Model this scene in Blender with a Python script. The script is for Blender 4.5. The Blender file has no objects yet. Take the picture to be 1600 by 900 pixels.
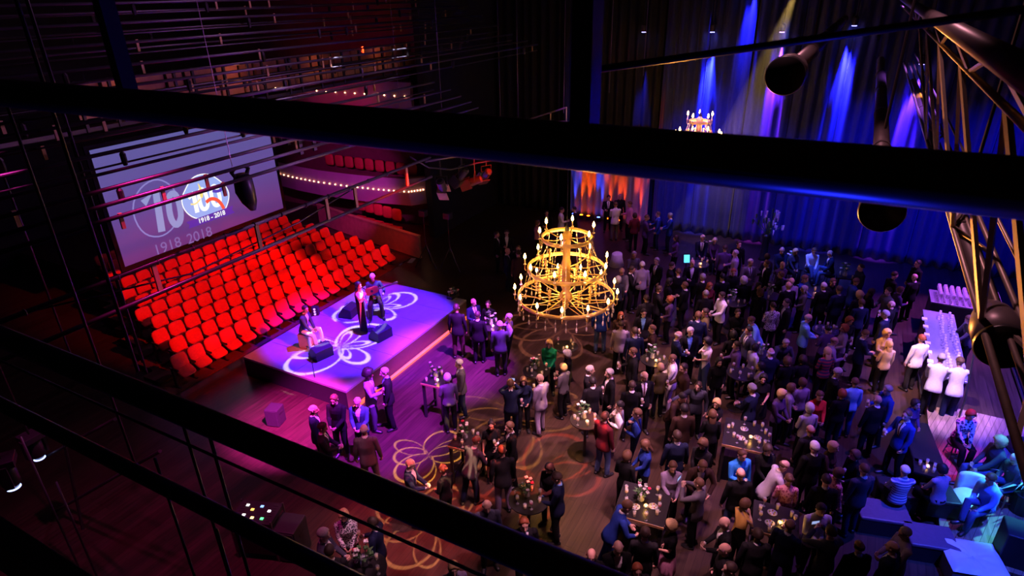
import bpy, bmesh, math, random
import numpy as np
from mathutils import Vector, Matrix
from mathutils.bvhtree import BVHTree
SC = bpy.context.scene
# ---------------------------------------------------------------- camera (on the rigging grid, 10 m above the floor)
CF, PITCH, ROLL, YAW, CAMZ = 973.195, 0.441892, -0.022257, 0.498474, 10.0
_fh = Vector((math.cos(YAW), math.sin(YAW), 0)); CFW = _fh*math.cos(PITCH) + Vector((0, 0, -1))*math.sin(PITCH)
_r = CFW.cross(Vector((0, 0, 1))).normalized(); _u = _r.cross(CFW)
CR = _r*math.cos(ROLL) + _u*math.sin(ROLL); CU = -_r*math.sin(ROLL) + _u*math.cos(ROLL)
cam = bpy.data.cameras.new('camera'); cam_o = bpy.data.objects.new('camera', cam); SC.collection.objects.link(cam_o)
cam.sensor_width = 36; cam.lens = CF/1600*36; cam.clip_start = .05; cam.clip_end = 120
M = Matrix((CR, CU, -CFW)).transposed().to_4x4(); M.translation = (0, 0, CAMZ); cam_o.matrix_world = M
cam.dof.use_dof = True; cam.dof.focus_distance = 12.5; cam.dof.aperture_fstop = 4.0
SC.camera = cam_o
SC.view_settings.view_transform = 'Standard'; SC.view_settings.look = 'None'; SC.view_settings.gamma = 1.0; SC.view_settings.use_curve_mapping = False
SC.view_settings.exposure = 0.0
# ---------------------------------------------------------------- the dark hall: almost no ambient light
w = bpy.data.worlds.new('hall_dark'); SC.world = w; w.use_nodes = True
w.node_tree.nodes['Background'].inputs[0].default_value = (.30, .10, .55, 1); w.node_tree.nodes['Background'].inputs[1].default_value = .006
# ---------------------------------------------------------------- stage lighting (theatre spots on the rig, plus an added amber fill)
def spot(name, loc, aim, color, watts, deg, blend=.35, r=.08, gobo=None):
    l = bpy.data.lights.new(name, 'SPOT'); l.color = color; l.energy = watts; l.spot_size = math.radians(deg); l.spot_blend = blend; l.shadow_soft_size = r
    o = bpy.data.objects.new(name, l); SC.collection.objects.link(o); o.location = loc
    o.rotation_euler = (Vector(aim) - Vector(loc)).to_track_quat('-Z', 'Y').to_euler()
    if gobo: gobo(l, math.tan(math.radians(deg/2)))
    return o
def node_math(nt, op, a, b=None, c=None):
    n = nt.nodes.new('ShaderNodeMath'); n.operation = op
    for i, x in enumerate((a, b, c)):
        if x is None: continue
        if isinstance(x, (int, float)): n.inputs[i].default_value = x
        else: nt.links.new(x, n.inputs[i])
    return n.outputs[0]
def petal_gobo(curves, base=0.0, gain=1.0):
    """a patterned glass slide: light passes along petal shaped loops. curves: (cx, cy, R, k, phase, depth, half width)"""
    def f(l, tn):
        l.use_nodes = True; nt = l.node_tree; em = next(n for n in nt.nodes if n.type == 'EMISSION')
        tc = nt.nodes.new('ShaderNodeTexCoord'); sp = nt.nodes.new('ShaderNodeSeparateXYZ'); nt.links.new(tc.outputs['Normal'], sp.inputs[0])
        mz = lambda *a: node_math(nt, *a)
        z = mz('ABSOLUTE', sp.outputs[2]); u = mz('DIVIDE', mz('DIVIDE', sp.outputs[0], z), tn); v = mz('DIVIDE', mz('DIVIDE', sp.outputs[1], z), tn)
        tot = None
        for cx, cy, R, k, ph, dep, hw in curves:
            x = mz('SUBTRACT', u, cx); y = mz('SUBTRACT', v, cy)
            r = mz('SQRT', mz('ADD', mz('MULTIPLY', x, x), mz('MULTIPLY', y, y))); th = mz('ARCTAN2', y, x)
            rad = mz('MULTIPLY', R, mz('ADD', 1-dep, mz('MULTIPLY', dep, mz('COSINE', mz('MULTIPLY_ADD', th, k, ph)))))
            e = mz('ABSOLUTE', mz('SUBTRACT', r, rad)); mk = mz('SUBTRACT', 1.0, mz('DIVIDE', e, hw)); n = nt.nodes.new('ShaderNodeClamp'); nt.links.new(mz('MULTIPLY', mk, 2.5), n.inputs[0])
            tot = n.outputs[0] if tot is None else mz('MAXIMUM', tot, n.outputs[0])
        nt.links.new(mz('MULTIPLY_ADD', tot, gain, base), em.inputs['Strength'])
    return f
RED, VIO, MAG, BLU, PNK, AMB = (1, .012, .004), (.20, .04, 1), (1, .04, .75), (.02, .03, 1), (1, .42, .62), (1, .46, .10)
# red wash on the empty seats
spot('seat_wash_spot', (10.5, 4.5, 7.2), (12.3, 18.0, .5), RED, 10500, 31, .5)
spot('seat_wash_spot', (15.0, 5.0, 7.2), (16.0, 18.2, .5), RED, 6500, 28, .5)
# violet wash and white patterned beams on the little stage
spot('stage_wash_spot', (13.0, 10.6, 7.9), (13.0, 12.3, .6), (.085, .006, 1), 17000, 46, .3)
spot('stage_front_spot', (8.5, 9.0, 11.0), (11.1, 12.9, 1.3), (.85, .62, 1), 1500, 8, .6)
spot('stage_front_spot', (10.5, 8.5, 11.0), (13.6, 12.95, 1.8), (.85, .62, 1), 1500, 8, .6)
spot('stage_front_spot', (12.0, 8.5, 11.0), (14.6, 13.5, 1.6), (.85, .62, 1), 1500, 8, .6)
STAR = [(0,0,.62,3,.4,.55,.05),(0,0,.80,2,1.2,.45,.04),(.05,0,.40,5,.2,.6,.05)]
spot('stage_pattern_spot', (12.3, 10.6, 11.0), (11.6, 12.2, .6), (.85, .75, 1), 14000, 22, .1, .03, petal_gobo(STAR))
spot('stage_pattern_spot', (14.6, 10.6, 11.0), (14.2, 12.9, .6), (.85, .75, 1), 13000, 19, .1, .03, petal_gobo(STAR))
# floor beside the stage
spot('floor_magenta_spot', (7.4, 8.2, 6.4), (8.7, 11.3, 0), (1, .03, .80), 26000, 30, .9)
spot('floor_violet_spot', (12.5, 6.0, 9), (12.8, 9.2, 0), (.40, .02, 1), 52000, 27, .9)
spot('floor_violet_spot', (8.5, 6.0, 9), (9.6, 9.0, 0), (.42, .02, 1), 38000, 25, .9)
ATOM = [(0,0,.78,2,.3,.45,.035),(0,0,.74,3,1.9,.62,.03),(0,0,.62,2,2.2,.5,.03)]
spot('floor_pattern_spot', (9.6, 5.0, 11), (9.4, 7.5, 0), (1, .60, .10), 70000, 13, .1, .012, petal_gobo(ATOM))
spot('floor_pattern_spot', (8.2, 3.5, 11), (7.6, 6.3, 0), (1, .50, .22), 34000, 15, .1, .012, petal_gobo(ATOM))
spot('floor_pattern_spot', (12.0, 3.5, 11.5), (11.6, 6.2, 0), (1, .50, .12), 20000, 24, .1, .012, petal_gobo(ATOM))
spot('floor_pattern_spot', (10.0, 2.5, 11.5), (9.8, 4.8, 0), (1, .10, .05), 26000, 22, .1, .012, petal_gobo(ATOM))
spot('floor_pattern_spot', (17.0, 4.5, 11.5), (16.5, 7.2, 0), (1, .40, .30), 16000, 24, .1, .012, petal_gobo(ATOM))
spot('floor_red_spot', (8.5, 4.0, 11), (7.6, 6.6, 0), (1, .02, .03), 9000, 20, .9)
spot('floor_red_spot', (5.0, 8.0, 10), (6.0, 9.5, 0), (.8, .02, .30), 2200, 44, .9)
spot('floor_red_spot', (3.5, 9.5, 9.5), (4.2, 13.0, 0), (.7, .03, .35), 1300, 46, .9)
BREAK = [(.1,.1,.75,5,.2,.5,.16),(-.2,0,.55,3,1.0,.6,.14),(.25,-.3,.4,4,2.0,.5,.12)]
# the crowd: pink and violet from above, thin
spot('crowd_pink_spot', (9.5, 3.5, 11.5), (11.4, 5.6, 0), PNK, 4901, 34, .9, .05, petal_gobo(BREAK, .55, 1.3))
spot('crowd_pink_spot', (10.0, 1.0, 11.5), (11.5, 2.6, 0), PNK, 5655, 40, .9, .05, petal_gobo(BREAK, .55, 1.3))
spot('crowd_pink_spot', (14.5, 3.0, 11.5), (16.0, 4.4, 0), PNK, 5655, 40, .9, .05, petal_gobo(BREAK, .55, 1.3))
spot('crowd_pink_spot', (7.4, 1.2, 11.0), (8.2, 3.6, 0), PNK, 2827, 50, .9, .05, petal_gobo(BREAK, .55, 1.3))
spot('crowd_pink_spot', (12.5, 7.0, 11.5), (14.8, 8.4, 0), PNK, 2450, 26, .9, .05, petal_gobo(BREAK, .55, 1.3))
spot('crowd_pink_spot', (6.2, 4.5, 11.0), (6.9, 6.8, 0), PNK, 1696, 28, .9, .05, petal_gobo(BREAK, .55, 1.3))
spot('crowd_violet_spot', (13.0, -2.5, 11.5), (13.6, .6, 0), (.40, .12, 1), 4200, 50, .9)
spot('crowd_violet_spot', (18.5, -1.0, 11.5), (19.8, 2.2, 0), (.46, .14, 1), 3600, 46, .9)
spot('crowd_violet_spot', (21.0, 5.0, 11.5), (22.5, 4.6, 0), (.46, .10, 1), 2600, 44, .9)
spot('crowd_violet_spot', (21.0, 9.0, 11.0), (25.5, 9.0, 0), (.50, .06, 1), 1200, 30, .9)
spot('crowd_amber_spot', (13.0, -1.0, 11.0), (17.4, -1.9, 1), (1, .36, .06), 6500, 13, .6)
spot('quartet_blue_spot', (21.5, 2.5, 10.5), (24.6, .6, .8), (.05, .10, 1), 9000, 22, .7)
spot('couple_blue_spot', (22.0, 6.5, 10.5), (25.2, 4.4, .8), (.08, .10, 1), 5000, 18, .7)
# bar and lounge
spot('bar_spot', (18.0, -5.2, 9.0), (18.2, -3.7, .9), (.32, .14, 1), 11000, 40, .6)
spot('bar_spot', (13.5, -2.6, 10.0), (16.6, -3.2, .9), (.95, .55, 1), 9000, 18, .7)
spot('bar_spot', (22.5, -5.2, 9.0), (22.0, -4.0, 1.2), (.50, .10, 1), 8000, 34, .6)
spot('lounge_blue_spot', (10.0, -5.0, 9.5), (12.6, -3.7, .4), (.03, .06, 1), 9000, 40, .8)
spot('lounge_cyan_spot', (14.5, -5.4, 8.5), (12.7, -4.1, .5), (.08, .60, 1), 8000, 16, .8)
spot('lounge_magenta_spot', (16.2, -1.5, 10.5), (14.4, -3.9, .1), (1, .02, .7), 5200, 11, .8)
spot('side_curtain_spot', (13.5, -4.6, 9.2), (16.5, -6.6, .8), (.005, .01, 1), 15000, 50, .8)
# balcony, gallery and rig
spot('balcony_spot', (14.0, 14.5, 6.0), (21.0, 20.0, 2.0), (.60, .03, .62), 2600, 36, .7)
spot('barrier_spot', (14.0, 12.0, 9.0), (19.9, 17.5, .5), RED, 3000, 24, .7)
spot('upper_balcony_spot', (19.0, 20.0, 4.6), (22.2, 20.5, 6.4), (.9, .03, .20), 130, 90, .7)
spot('rig_blue_spot', (2.6, -1.6, 6.2), (1.5, 1.0, 9.2), (.012, .02, 1), 380, 62, .9)
spot('added_amber_fill', (9.5, 3.2, 5.6), (4.6, -1.2, 8.8), (1, .34, .06), 2600, 50, .8)  # added lamp without a fixture, stands in for chandelier light on the truss edges
spot('rig_violet_spot', (13.0, 6.0, 13.4), (8.0, 12.0, 9.0), (.75, .30, .80), 900, 84, .8)
spot('rig_pink_spot', (7.0, 1.5, 13.4), (6.0, -1.0, 8.5), (1, .40, .50), 700, 60, .8)
spot('rig_violet_spot', (12.0, 3.0, 6.5), (9.0, 12.0, 9.2), (.60, .16, .85), 750, 80, .8)
for _y in (5.0, -.5, -4.5): spot('curtain_blue_spot', (21.0, _y, 10.5), (27.3, _y - .6, 2.0), (.004, .008, 1), 5200, 44, .8)
# ---------------------------------------------------------------- helpers
COL = SC.collection
def link(o):
    COL.objects.link(o); return o
MATS = {}
def mat(name, color, rough=0.6, metal=0.0, emit=None, strength=0.0, vary=0.18, scale=14.0, spec=0.4, alpha=1.0, trans=0.0, sheen=0.0):
    """principled material whose colour wanders a little with a noise texture"""
    if name in MATS: return MATS[name]
    m = bpy.data.materials.new(name); m.use_nodes = True
    nt = m.node_tree; b = nt.nodes['Principled BSDF']
    b.inputs['Roughness'].default_value = rough; b.inputs['Metallic'].default_value = metal
    b.inputs['Specular IOR Level'].default_value = spec
    b.inputs['Base Color'].default_value = (*color, 1)
    if vary > 0:
        tc = nt.nodes.new('ShaderNodeTexCoord'); nz = nt.nodes.new('ShaderNodeTexNoise')
        nz.inputs['Scale'].default_value = scale; nz.inputs['Detail'].default_value = 2.0
        mx = nt.nodes.new('ShaderNodeMix'); mx.data_type = 'RGBA'
        mx.inputs[6].default_value = (*[c * (1 - vary) for c in color], 1)
        mx.inputs[7].default_value = (*[min(1, c * (1 + vary)) for c in color], 1)
        nt.links.new(tc.outputs['Object'], nz.inputs['Vector']); nt.links.new(nz.outputs['Fac'], mx.inputs[0])
        nt.links.new(mx.outputs[2], b.inputs['Base Color'])
    if emit:
        b.inputs['Emission Color'].default_value = (*emit, 1); b.inputs['Emission Strength'].default_value = strength
    if trans: b.inputs['Transmission Weight'].default_value = trans
    if alpha < 1: b.inputs['Alpha'].default_value = alpha
    if sheen: b.inputs['Sheen Weight'].default_value = sheen
    MATS[name] = m
    return m
def tag(o, label=None, cat=None, group=None, kind=None):
    if label: o['label'] = label
    if cat: o['category'] = cat
    if group: o['group'] = group
    if kind: o['kind'] = kind
    return o
def V(*a): return Vector(a if len(a) > 1 else a[0])
def frame(d):
    d = V(d).normalized(); h = V(0, 0, 1) if abs(d.z) < .95 else V(1, 0, 0)
    a = d.cross(h).normalized(); b = a.cross(d).normalized()
    return a, b
class MB:
    """collects closed shapes, then links them as ONE mesh object"""
    def __init__(s): s.v = []; s.f = []; s.lab = []; s.cur = 0; s.smooth = False
    def add(s, vs, fs):
        n = len(s.v); s.v += [tuple(x) for x in vs]; s.f += [tuple(i + n for i in f) for f in fs]; s.lab += [s.cur] * len(fs); return s
    def box(s, c, d, rz=0.0, M=None):
        cx, cy, cz = c; x, y, z = d[0] / 2, d[1] / 2, d[2] / 2
        co, si = math.cos(rz), math.sin(rz); vs = []
        for a, b, e in ((-1,-1,-1),(1,-1,-1),(1,1,-1),(-1,1,-1),(-1,-1,1),(1,-1,1),(1,1,1),(-1,1,1)):
            p = V(a*x, b*y, e*z); p = M @ p if M is not None else V(p.x*co - p.y*si, p.x*si + p.y*co, p.z)
            vs.append((p.x + cx, p.y + cy, p.z + cz))
        return s.add(vs, [(0,3,2,1),(4,5,6,7),(0,1,5,4),(1,2,6,5),(2,3,7,6),(3,0,4,7)])
    def bar(s, p, q, w, h=None):
        """rectangular bar between two points"""
        h = h or w; p, q = V(p), V(q); a, b = frame(q - p); vs = []
        for e in (p, q):
            for i, j in ((-1,-1),(1,-1),(1,1),(-1,1)): vs.append(e + a*(i*w/2) + b*(j*h/2))
        return s.add(vs, [(0,1,2,3),(7,6,5,4),(0,4,5,1),(1,5,6,2),(2,6,7,3),(3,7,4,0)])
    def tube(s, pts, r, n=8, ca=1.0, cb=1.0, axes=None):
        """tapered round tube along points (r number or list), capped"""
        pts = [V(p) for p in pts]; k = len(pts); rr = r if isinstance(r, (list, tuple)) else [r] * k
        vs = []; fs = []; pa = None
        for i, p in enumerate(pts):
            d = (pts[min(i+1, k-1)] - pts[max(i-1, 0)])
            if axes: a, b = V(axes[0]), V(axes[1])
            elif pa is None: a, b = frame(d)
            else:
                dn = d.normalized(); a = (pa - dn * pa.dot(dn)); a = a.normalized() if a.length > 1e-6 else frame(d)[0]; b = a.cross(dn).normalized()
            pa = a
            for j in range(n):
                t = 2*math.pi*j/n; vs.append(p + a*(math.cos(t)*rr[i]*ca) + b*(math.sin(t)*rr[i]*cb))
        for i in range(k-1):
            for j in range(n):
                fs.append((i*n+j, i*n+(j+1) % n, (i+1)*n+(j+1) % n, (i+1)*n+j))
        fs.append(tuple(range(n-1, -1, -1))); fs.append(tuple((k-1)*n+j for j in range(n)))
        return s.add(vs, fs)
    def loft(s, secs, n=16):
        """stack of ellipses (cx,cy,cz,ax,ay), capped"""
        vs = []; fs = []; k = len(secs)
        for (cx, cy, cz, ax, ay) in secs:
            for j in range(n):
                t = 2*math.pi*j/n; vs.append((cx + math.cos(t)*ax, cy + math.sin(t)*ay, cz))
        for i in range(k-1):
            for j in range(n): fs.append((i*n+j, i*n+(j+1) % n, (i+1)*n+(j+1) % n, (i+1)*n+j))
        fs.append(tuple(range(n-1, -1, -1))); fs.append(tuple((k-1)*n+j for j in range(n)))
        return s.add(vs, fs)
    def lathe(s, prof, c=(0,0,0), n=16):
        return s.loft([(c[0], c[1], c[2]+z, max(r, 1e-4), max(r, 1e-4)) for r, z in prof], n)
    def ball(s, c, r, n=10, m=6, M=None):
        rx, ry, rz = r if isinstance(r, (list, tuple)) else (r, r, r); vs = []; fs = []
        for i in range(1, m):
            ph = math.pi*i/m
            for j in range(n):
                t = 2*math.pi*j/n; vs.append(V(math.sin(ph)*math.cos(t)*rx, math.sin(ph)*math.sin(t)*ry, math.cos(ph)*rz))
        vs += [V(0,0,rz), V(0,0,-rz)]; T, B = len(vs)-2, len(vs)-1
        for i in range(m-2):
            for j in range(n): fs.append((i*n+j, (i+1)*n+j, (i+1)*n+(j+1) % n, i*n+(j+1) % n))
        for j in range(n): fs.append((T, j, (j+1) % n)); fs.append((B, (m-2)*n+(j+1) % n, (m-2)*n+j))
        vs = [(M @ p if M is not None else p) + V(c) for p in vs]
        return s.add(vs, fs)
    def torus(s, c, R, r, n=32, m=6, rx=None, rz=None):
        vs = []; fs = []
        for i in range(n):
            t = 2*math.pi*i/n
            for j in range(m):
                q = 2*math.pi*j/m; d = R + (rx or r)*math.cos(q)
                vs.append((c[0]+d*math.cos(t), c[1]+d*math.sin(t), c[2]+(rz or r)*math.sin(q)))
        for i in range(n):
            for j in range(m): fs.append((i*m+j, ((i+1) % n)*m+j, ((i+1) % n)*m+(j+1) % m, i*m+(j+1) % m))
        return s.add(vs, fs)
    def prism(s, poly, z0, z1, M=None):
        n = len(poly); vs = [V(x, y, z0) for x, y in poly] + [V(x, y, z1) for x, y in poly]
        if M is not None: vs = [M @ p for p in vs]
        return s.add(vs, [tuple(range(n-1, -1, -1)), tuple(range(n, 2*n))] + [(i, (i+1) % n, n+(i+1) % n, n+i) for i in range(n)])
    def mesh(s, name, smooth=None):
        me = bpy.data.meshes.new(name); me.from_pydata(s.v, [], s.f); me.validate()
        if (s.smooth if smooth is None else smooth): me.polygons.foreach_set('use_smooth', [True]*len(me.polygons))
        if len(s.f) < 4000:
            bb = bmesh.new(); bb.from_mesh(me); bmesh.ops.recalc_face_normals(bb, faces=bb.faces); bb.to_mesh(me); bb.free()
        me.update(); return me
    def build(s, name, m, parent=None, loc=(0,0,0), rz=0.0, smooth=None, bevel=0.0):
        return put(s.mesh(name, smooth), name, m, parent, loc, rz, bevel)
def put(me, name, m=None, parent=None, loc=(0,0,0), rz=0.0, bevel=0.0):
    o = bpy.data.objects.new(name, me); link(o); o.location = loc; o.rotation_euler[2] = rz
    if m is not None:
        if not me.materials: me.materials.append(None)
        o.material_slots[0].link = 'OBJECT'; o.material_slots[0].material = m
    if parent is not None: o.parent = parent
    if bevel:
        b = o.modifiers.new('bevel', 'BEVEL'); b.width = bevel; b.segments = 2; b.limit_method = 'ANGLE'
    return o
def empty(name, loc=(0,0,0), rz=0.0):
    o = bpy.data.objects.new(name, None); link(o); o.location = loc; o.rotation_euler[2] = rz; o.empty_display_size = .1
    return o
def at(x, y, z=None, X=None, Y=None):
    """the point of the hall seen at a photo pixel, on a floor height z or on a plane X or Y"""
    d = CFW + CR*((x-800)/CF) - CU*((y-450)/CF)
    t = (z-CAMZ)/d.z if z is not None else (X/d.x if X is not None else Y/d.y)
    return V(0, 0, CAMZ) + d*t
def copy_tree(o, parent=None):
    c = o.copy(); link(c); c.parent = parent
    for ch in o.children: copy_tree(ch, c)
    return c
rnd = random.Random(7)
# ---------------------------------------------------------------- the hall
def wood(name, c1, c2, plank=.14, along=0, rough=.35):
    m = bpy.data.materials.new(name); m.use_nodes = True; nt = m.node_tree; b = nt.nodes['Principled BSDF']
    tc = nt.nodes.new('ShaderNodeTexCoord'); mp = nt.nodes.new('ShaderNodeMapping'); mp.inputs['Rotation'].default_value[2] = along
    br = nt.nodes.new('ShaderNodeTexBrick'); br.inputs['Scale'].default_value = 1; br.inputs['Brick Width'].default_value = 2.4; br.inputs['Row Height'].default_value = plank
    br.inputs['Mortar Size'].default_value = .004; br.inputs['Color1'].default_value = (*c1, 1); br.inputs['Color2'].default_value = (*c2, 1); br.inputs['Mortar'].default_value = (.01, .006, .004, 1)
    nz = nt.nodes.new('ShaderNodeTexNoise'); nz.inputs['Scale'].default_value = 3; nz.inputs['Detail'].default_value = 6
    mp2 = nt.nodes.new('ShaderNodeMapping'); mp2.inputs['Rotation'].default_value[2] = along; mp2.inputs['Scale'].default_value = (.5, 6, 1)
    mx = nt.nodes.new('ShaderNodeMix'); mx.data_type = 'RGBA'; mx.blend_type = 'MULTIPLY'; mx.inputs[0].default_value = .75
    rp = nt.nodes.new('ShaderNodeValToRGB'); rp.color_ramp.elements[0].position = .3; rp.color_ramp.elements[0].color = (.35, .35, .35, 1); rp.color_ramp.elements[1].position = .7
    L = nt.links.new
    L(tc.outputs['Object'], mp.inputs[0]); L(mp.outputs[0], br.inputs['Vector']); L(tc.outputs['Object'], mp2.inputs[0]); L(mp2.outputs[0], nz.inputs['Vector']); L(nz.outputs['Fac'], rp.inputs[0])
    L(br.outputs['Color'], mx.inputs[6]); L(rp.outputs[0], mx.inputs[7]); L(mx.outputs[2], b.inputs['Base Color']); b.inputs['Roughness'].default_value = rough
    return m
def slab(name, c, d, m):
    b = MB(); b.box(c, d); return tag(b.build(name, m), kind='structure')
M_floor = wood('floor_boards', (.062, .036, .024), (.042, .024, .016))
M_black = mat('black_masking', (.008, .008, .010), .9, vary=.3, scale=3)
M_dark = mat('dark_plaster', (.035, .028, .035), .85, vary=.35, scale=2)
M_redwall = mat('dark_red_panelling', (.16, .05, .05), .7, vary=.35, scale=2)
M_carpet = mat('auditorium_carpet', (.10, .035, .03), .9, vary=.3, scale=8)
slab('floor', (13, 9.5, -.1), (34, 43, .2), M_floor)
slab('ceiling', (13, 9.5, 14.1), (34, 43, .2), M_black)
slab('wall_back', (28.2, 9.5, 7), (.3, 43, 14), M_black)
slab('wall_right', (13, -7.2, 7), (34, .3, 14), M_black)
slab('wall_far', (13, 30.5, 7), (34, .3, 14), M_dark)
slab('wall_front', (-3.9, 9.5, 7), (.3, 43, 14), M_black)
slab('wall_proscenium', (24.9, 15.9, 7), (6.3, .3, 14), M_black)
slab('wall_auditorium', (23.2, 23.2, 7), (.3, 14.3, 14), M_redwall)
# shallow steps that carry the seat rows
NR, RP, RR, RY0 = 11, .80, .06, 15.62
for n in range(NR):
    x0, x1 = 8.1 + .30*n, 19.3
    slab('floor_step_%d' % (n+1), ((x0+x1)/2, RY0 + RP*n + .1, RR*n/2 + .015), (x1-x0, RP, RR*n + .03), M_carpet)
slab('floor_rear_stalls', (15.5, RY0 + RP*NR + 2.4, .34), (8, 5.4, .68), M_carpet)
# ---------------------------------------------------------------- theatre seats
M_seat = mat('red_seat_velvet', (.62, .030, .022), .75, vary=.22, scale=18, sheen=.3)
M_seatback = mat('dark_seat_shell', (.09, .014, .012), .5)
M_arm = mat('seat_armrest_black', (.02, .012, .012), .45)
def cushion(w, h, t, bulge, nx=7, ny=7, pw=5.0):
    """rounded-square padded panel in the xz plane, front towards -y"""
    b = MB(); b.smooth = True; vs = []; fs = []; N = 24; rings = [(1.0, 0), (1.0, -t*.55), (.93, -t*.9), (.6, -t - bulge*.7), (.25, -t - bulge), ]
    for s, y in rings:
        for j in range(N):
            a = 2*math.pi*j/N; c, q = math.cos(a), math.sin(a); k = (abs(c)**pw + abs(q)**pw)**(-1/pw); vs.append((c*k*w/2*s, y, q*k*h/2*s))
    for i in range(len(rings)-1):
        for j in range(N): fs.append((i*N+j, (i+1)*N+j, (i+1)*N+(j+1) % N, i*N+(j+1) % N))
    fs.append(tuple(range(N))); fs.append(tuple((len(rings)-1)*N + j for j in range(N-1, -1, -1)))
    b.add(vs, fs); return b
tilt = Matrix.Rotation(-.26, 4, 'X'); ptilt = Matrix.Rotation(math.radians(62), 4, 'X')
me_back = cushion(.49, .50, .07, .012).mesh('backrest'); me_back.transform(Matrix.Translation((0, .02, .68)) @ tilt)
bs = cushion(.47, .48, .02, .0); me_shell = bs.mesh('back_shell'); me_shell.transform(Matrix.Translation((0, .055, .665)) @ tilt)
me_pan = cushion(.46, .40, .07, .015).mesh('seat'); me_pan.transform(Matrix.Translation((0, -.17, .43)) @ Matrix.Rotation(math.radians(-62), 4, 'X'))
b = MB(); b.box((0, -.10, .60), (.045, .34, .05)); b.box((0, .0, .30), (.04, .10, .58)); b.box((0, -.02, .015), (.05, .30, .03)); me_arm = b.mesh('armrest')
ROWN = ['front', 'second', 'third', 'fourth', 'fifth', 'sixth', 'seventh', 'eighth', 'ninth', 'tenth', 'eleventh']
def ordn(k): return '%d%s' % (k, 'th' if 10 < k % 100 < 14 else {1: 'st', 2: 'nd', 3: 'rd'}.get(k % 10, 'th'))
for n in range(NR):
    x0, x1 = 8.55 + .28*n, 18.45 + .02*n; cnt = int((x1-x0)/.545)
    for i in range(cnt):
        s = empty('theatre_chair', (x0 + .545*(i+.5) + (.27 if n % 2 else 0), RY0 + RP*n, RR*n + .03))
        tag(s, 'red velvet tip-up theatre seat, %s from the near aisle in the %s row' % (ordn(i+1), ROWN[n] if n else 'very front'), 'seat', 'red theatre seats in the stalls')
        put(me_back, 'backrest', M_seat, s); put(me_shell, 'back_shell', M_seatback, s); put(me_pan, 'seat', M_seat, s)
        put(me_arm, 'armrest', M_arm, s, (-.272, 0, 0))
        if i == cnt-1: put(me_arm, 'armrest', M_arm, s, (.272, 0, 0))
# ---------------------------------------------------------------- low wooden barrier beside the stalls and the side balconies
M_barrier = mat('barrier_wood', (.42, .20, .12), .5, vary=.3, scale=5)
pts = [(19.45, 14.9), (19.75, 16.4), (20.1, 18.2), (20.5, 20.0), (21.0, 22.0)]
for i in range(4):
    (xa, ya), (xb, yb) = pts[i], pts[i+1]; b = MB(); b.bar((xa, ya, .50), (xb, yb, .50), .10, .95); b.bar((xa, ya, 1.0), (xb, yb, 1.0), .18, .06)
    tag(b.build('wall_barrier_%d' % (i+1), M_barrier), kind='structure')
M_fascia = mat('balcony_fascia', (.38, .22, .30), .55, vary=.12, scale=3)
M_bulb = mat('small_warm_bulb', (1, .7, .45), .4, emit=(1, .50, .22), strength=14, vary=0)
M_bseat = mat('balcony_red', (.55, .05, .04), .7)
def balcony(name, label, path, zb, zt, nb, zl):
    t = empty(name, (path[0][0], path[0][1], zb)); o0 = V(t.location)
    def smp(f):
        k = f*(len(path)-1); i = min(int(k), len(path)-2); g = k-i; return V(path[i][0]*(1-g)+path[i+1][0]*g, path[i][1]*(1-g)+path[i+1][1]*g, 0)
    N = 24; b = MB(); vs = []; fs = []
    for i in range(N+1):
        p = smp(i/N) - V(o0.x, o0.y, 0); q = 2.1
        vs += [p + V(0,0,0), p + V(-.10,0,(zt-zb)*.5), p + V(0,0,zt-zb), p + V(.14,0,zt-zb), p + V(.14,0,.15), V(23.1-o0.x, p.y, .15), V(23.1-o0.x, p.y, 0)]
    for i in range(N):
        for j in range(7): fs.append((i*7+j, i*7+(j+1) % 7, (i+1)*7+(j+1) % 7, (i+1)*7+j))
    fs += [tuple(range(6,-1,-1)), tuple(N*7+j for j in range(7))]; b.add(vs, fs); b.build('fascia', M_fascia, t)
    b = MB(); b.tube([smp(i/N) - V(o0.x, o0.y, 0) + V(.06, 0, zt-zb+.03) for i in range(N+1)], .045, 8); b.build('handrail', mat('handrail_dark_wood', (.10,.03,.03), .4), t)
    bm = MB(); bm.smooth = True; bm.ball((0,0,0), .027, 8, 6); me = bm.mesh('bulb')
    for i in range(nb):
        p = smp((i+.5)/nb); put(me, 'bulb', M_bulb, t, (p.x-o0.x-.12, p.y-o0.y, zl-zb))
    return tag(t, label, 'balcony')
balcony('theatre_balcony', 'purple curved balcony front edged with a row of small warm bulbs', [(21.35,25.2),(21.0,23.2),(20.85,21.5),(20.9,19.6),(21.05,18),(21.3,16.6),(21.9,16.15)], 1.55, 2.75, 34, 2.22)
balcony('upper_balcony', 'dim upper balcony front with warm bulbs high above the lower one', [(22.3,25.0),(22.0,22.5),(22.0,19.5),(22.0,16.6)], 5.6, 6.7, 16, 6.15)
me_bs = cushion(.52, .55, .09, .02).mesh('backrest')
for i in range(9):
    t = empty('balcony_chair', (22.15, 17.2 + .62*i, 1.70)); tag(t, 'red seat on the lower side balcony, %s from the stage opening' % ordn(i+1), 'seat', 'red seats on the lower balcony')
    put(me_bs, 'backrest', M_bseat, t, (.25, 0, 1.15), -math.pi/2); b = MB(); b.box((0, 0, .55), (.42, .5, .14)); b.box((.05, 0, .25), (.2, .3, .5)); b.build('seat', M_bseat, t)
for i in range(5):
    t = empty('box_chair', (20.75 + .12*i, 17.2 + .62*i, 0)); tag(t, 'dim red seat behind the low wooden barrier, %s from the stage' % ordn(i+1), 'seat', 'dim red seats under the balcony')
    put(me_bs, 'backrest', M_bseat, t, (.25, 0, 1.15), -math.pi/2); b = MB(); b.box((0, 0, .55), (.42, .5, .14)); b.box((.05, 0, .25), (.2, .3, .5)); b.build('seat', M_bseat, t)
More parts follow.
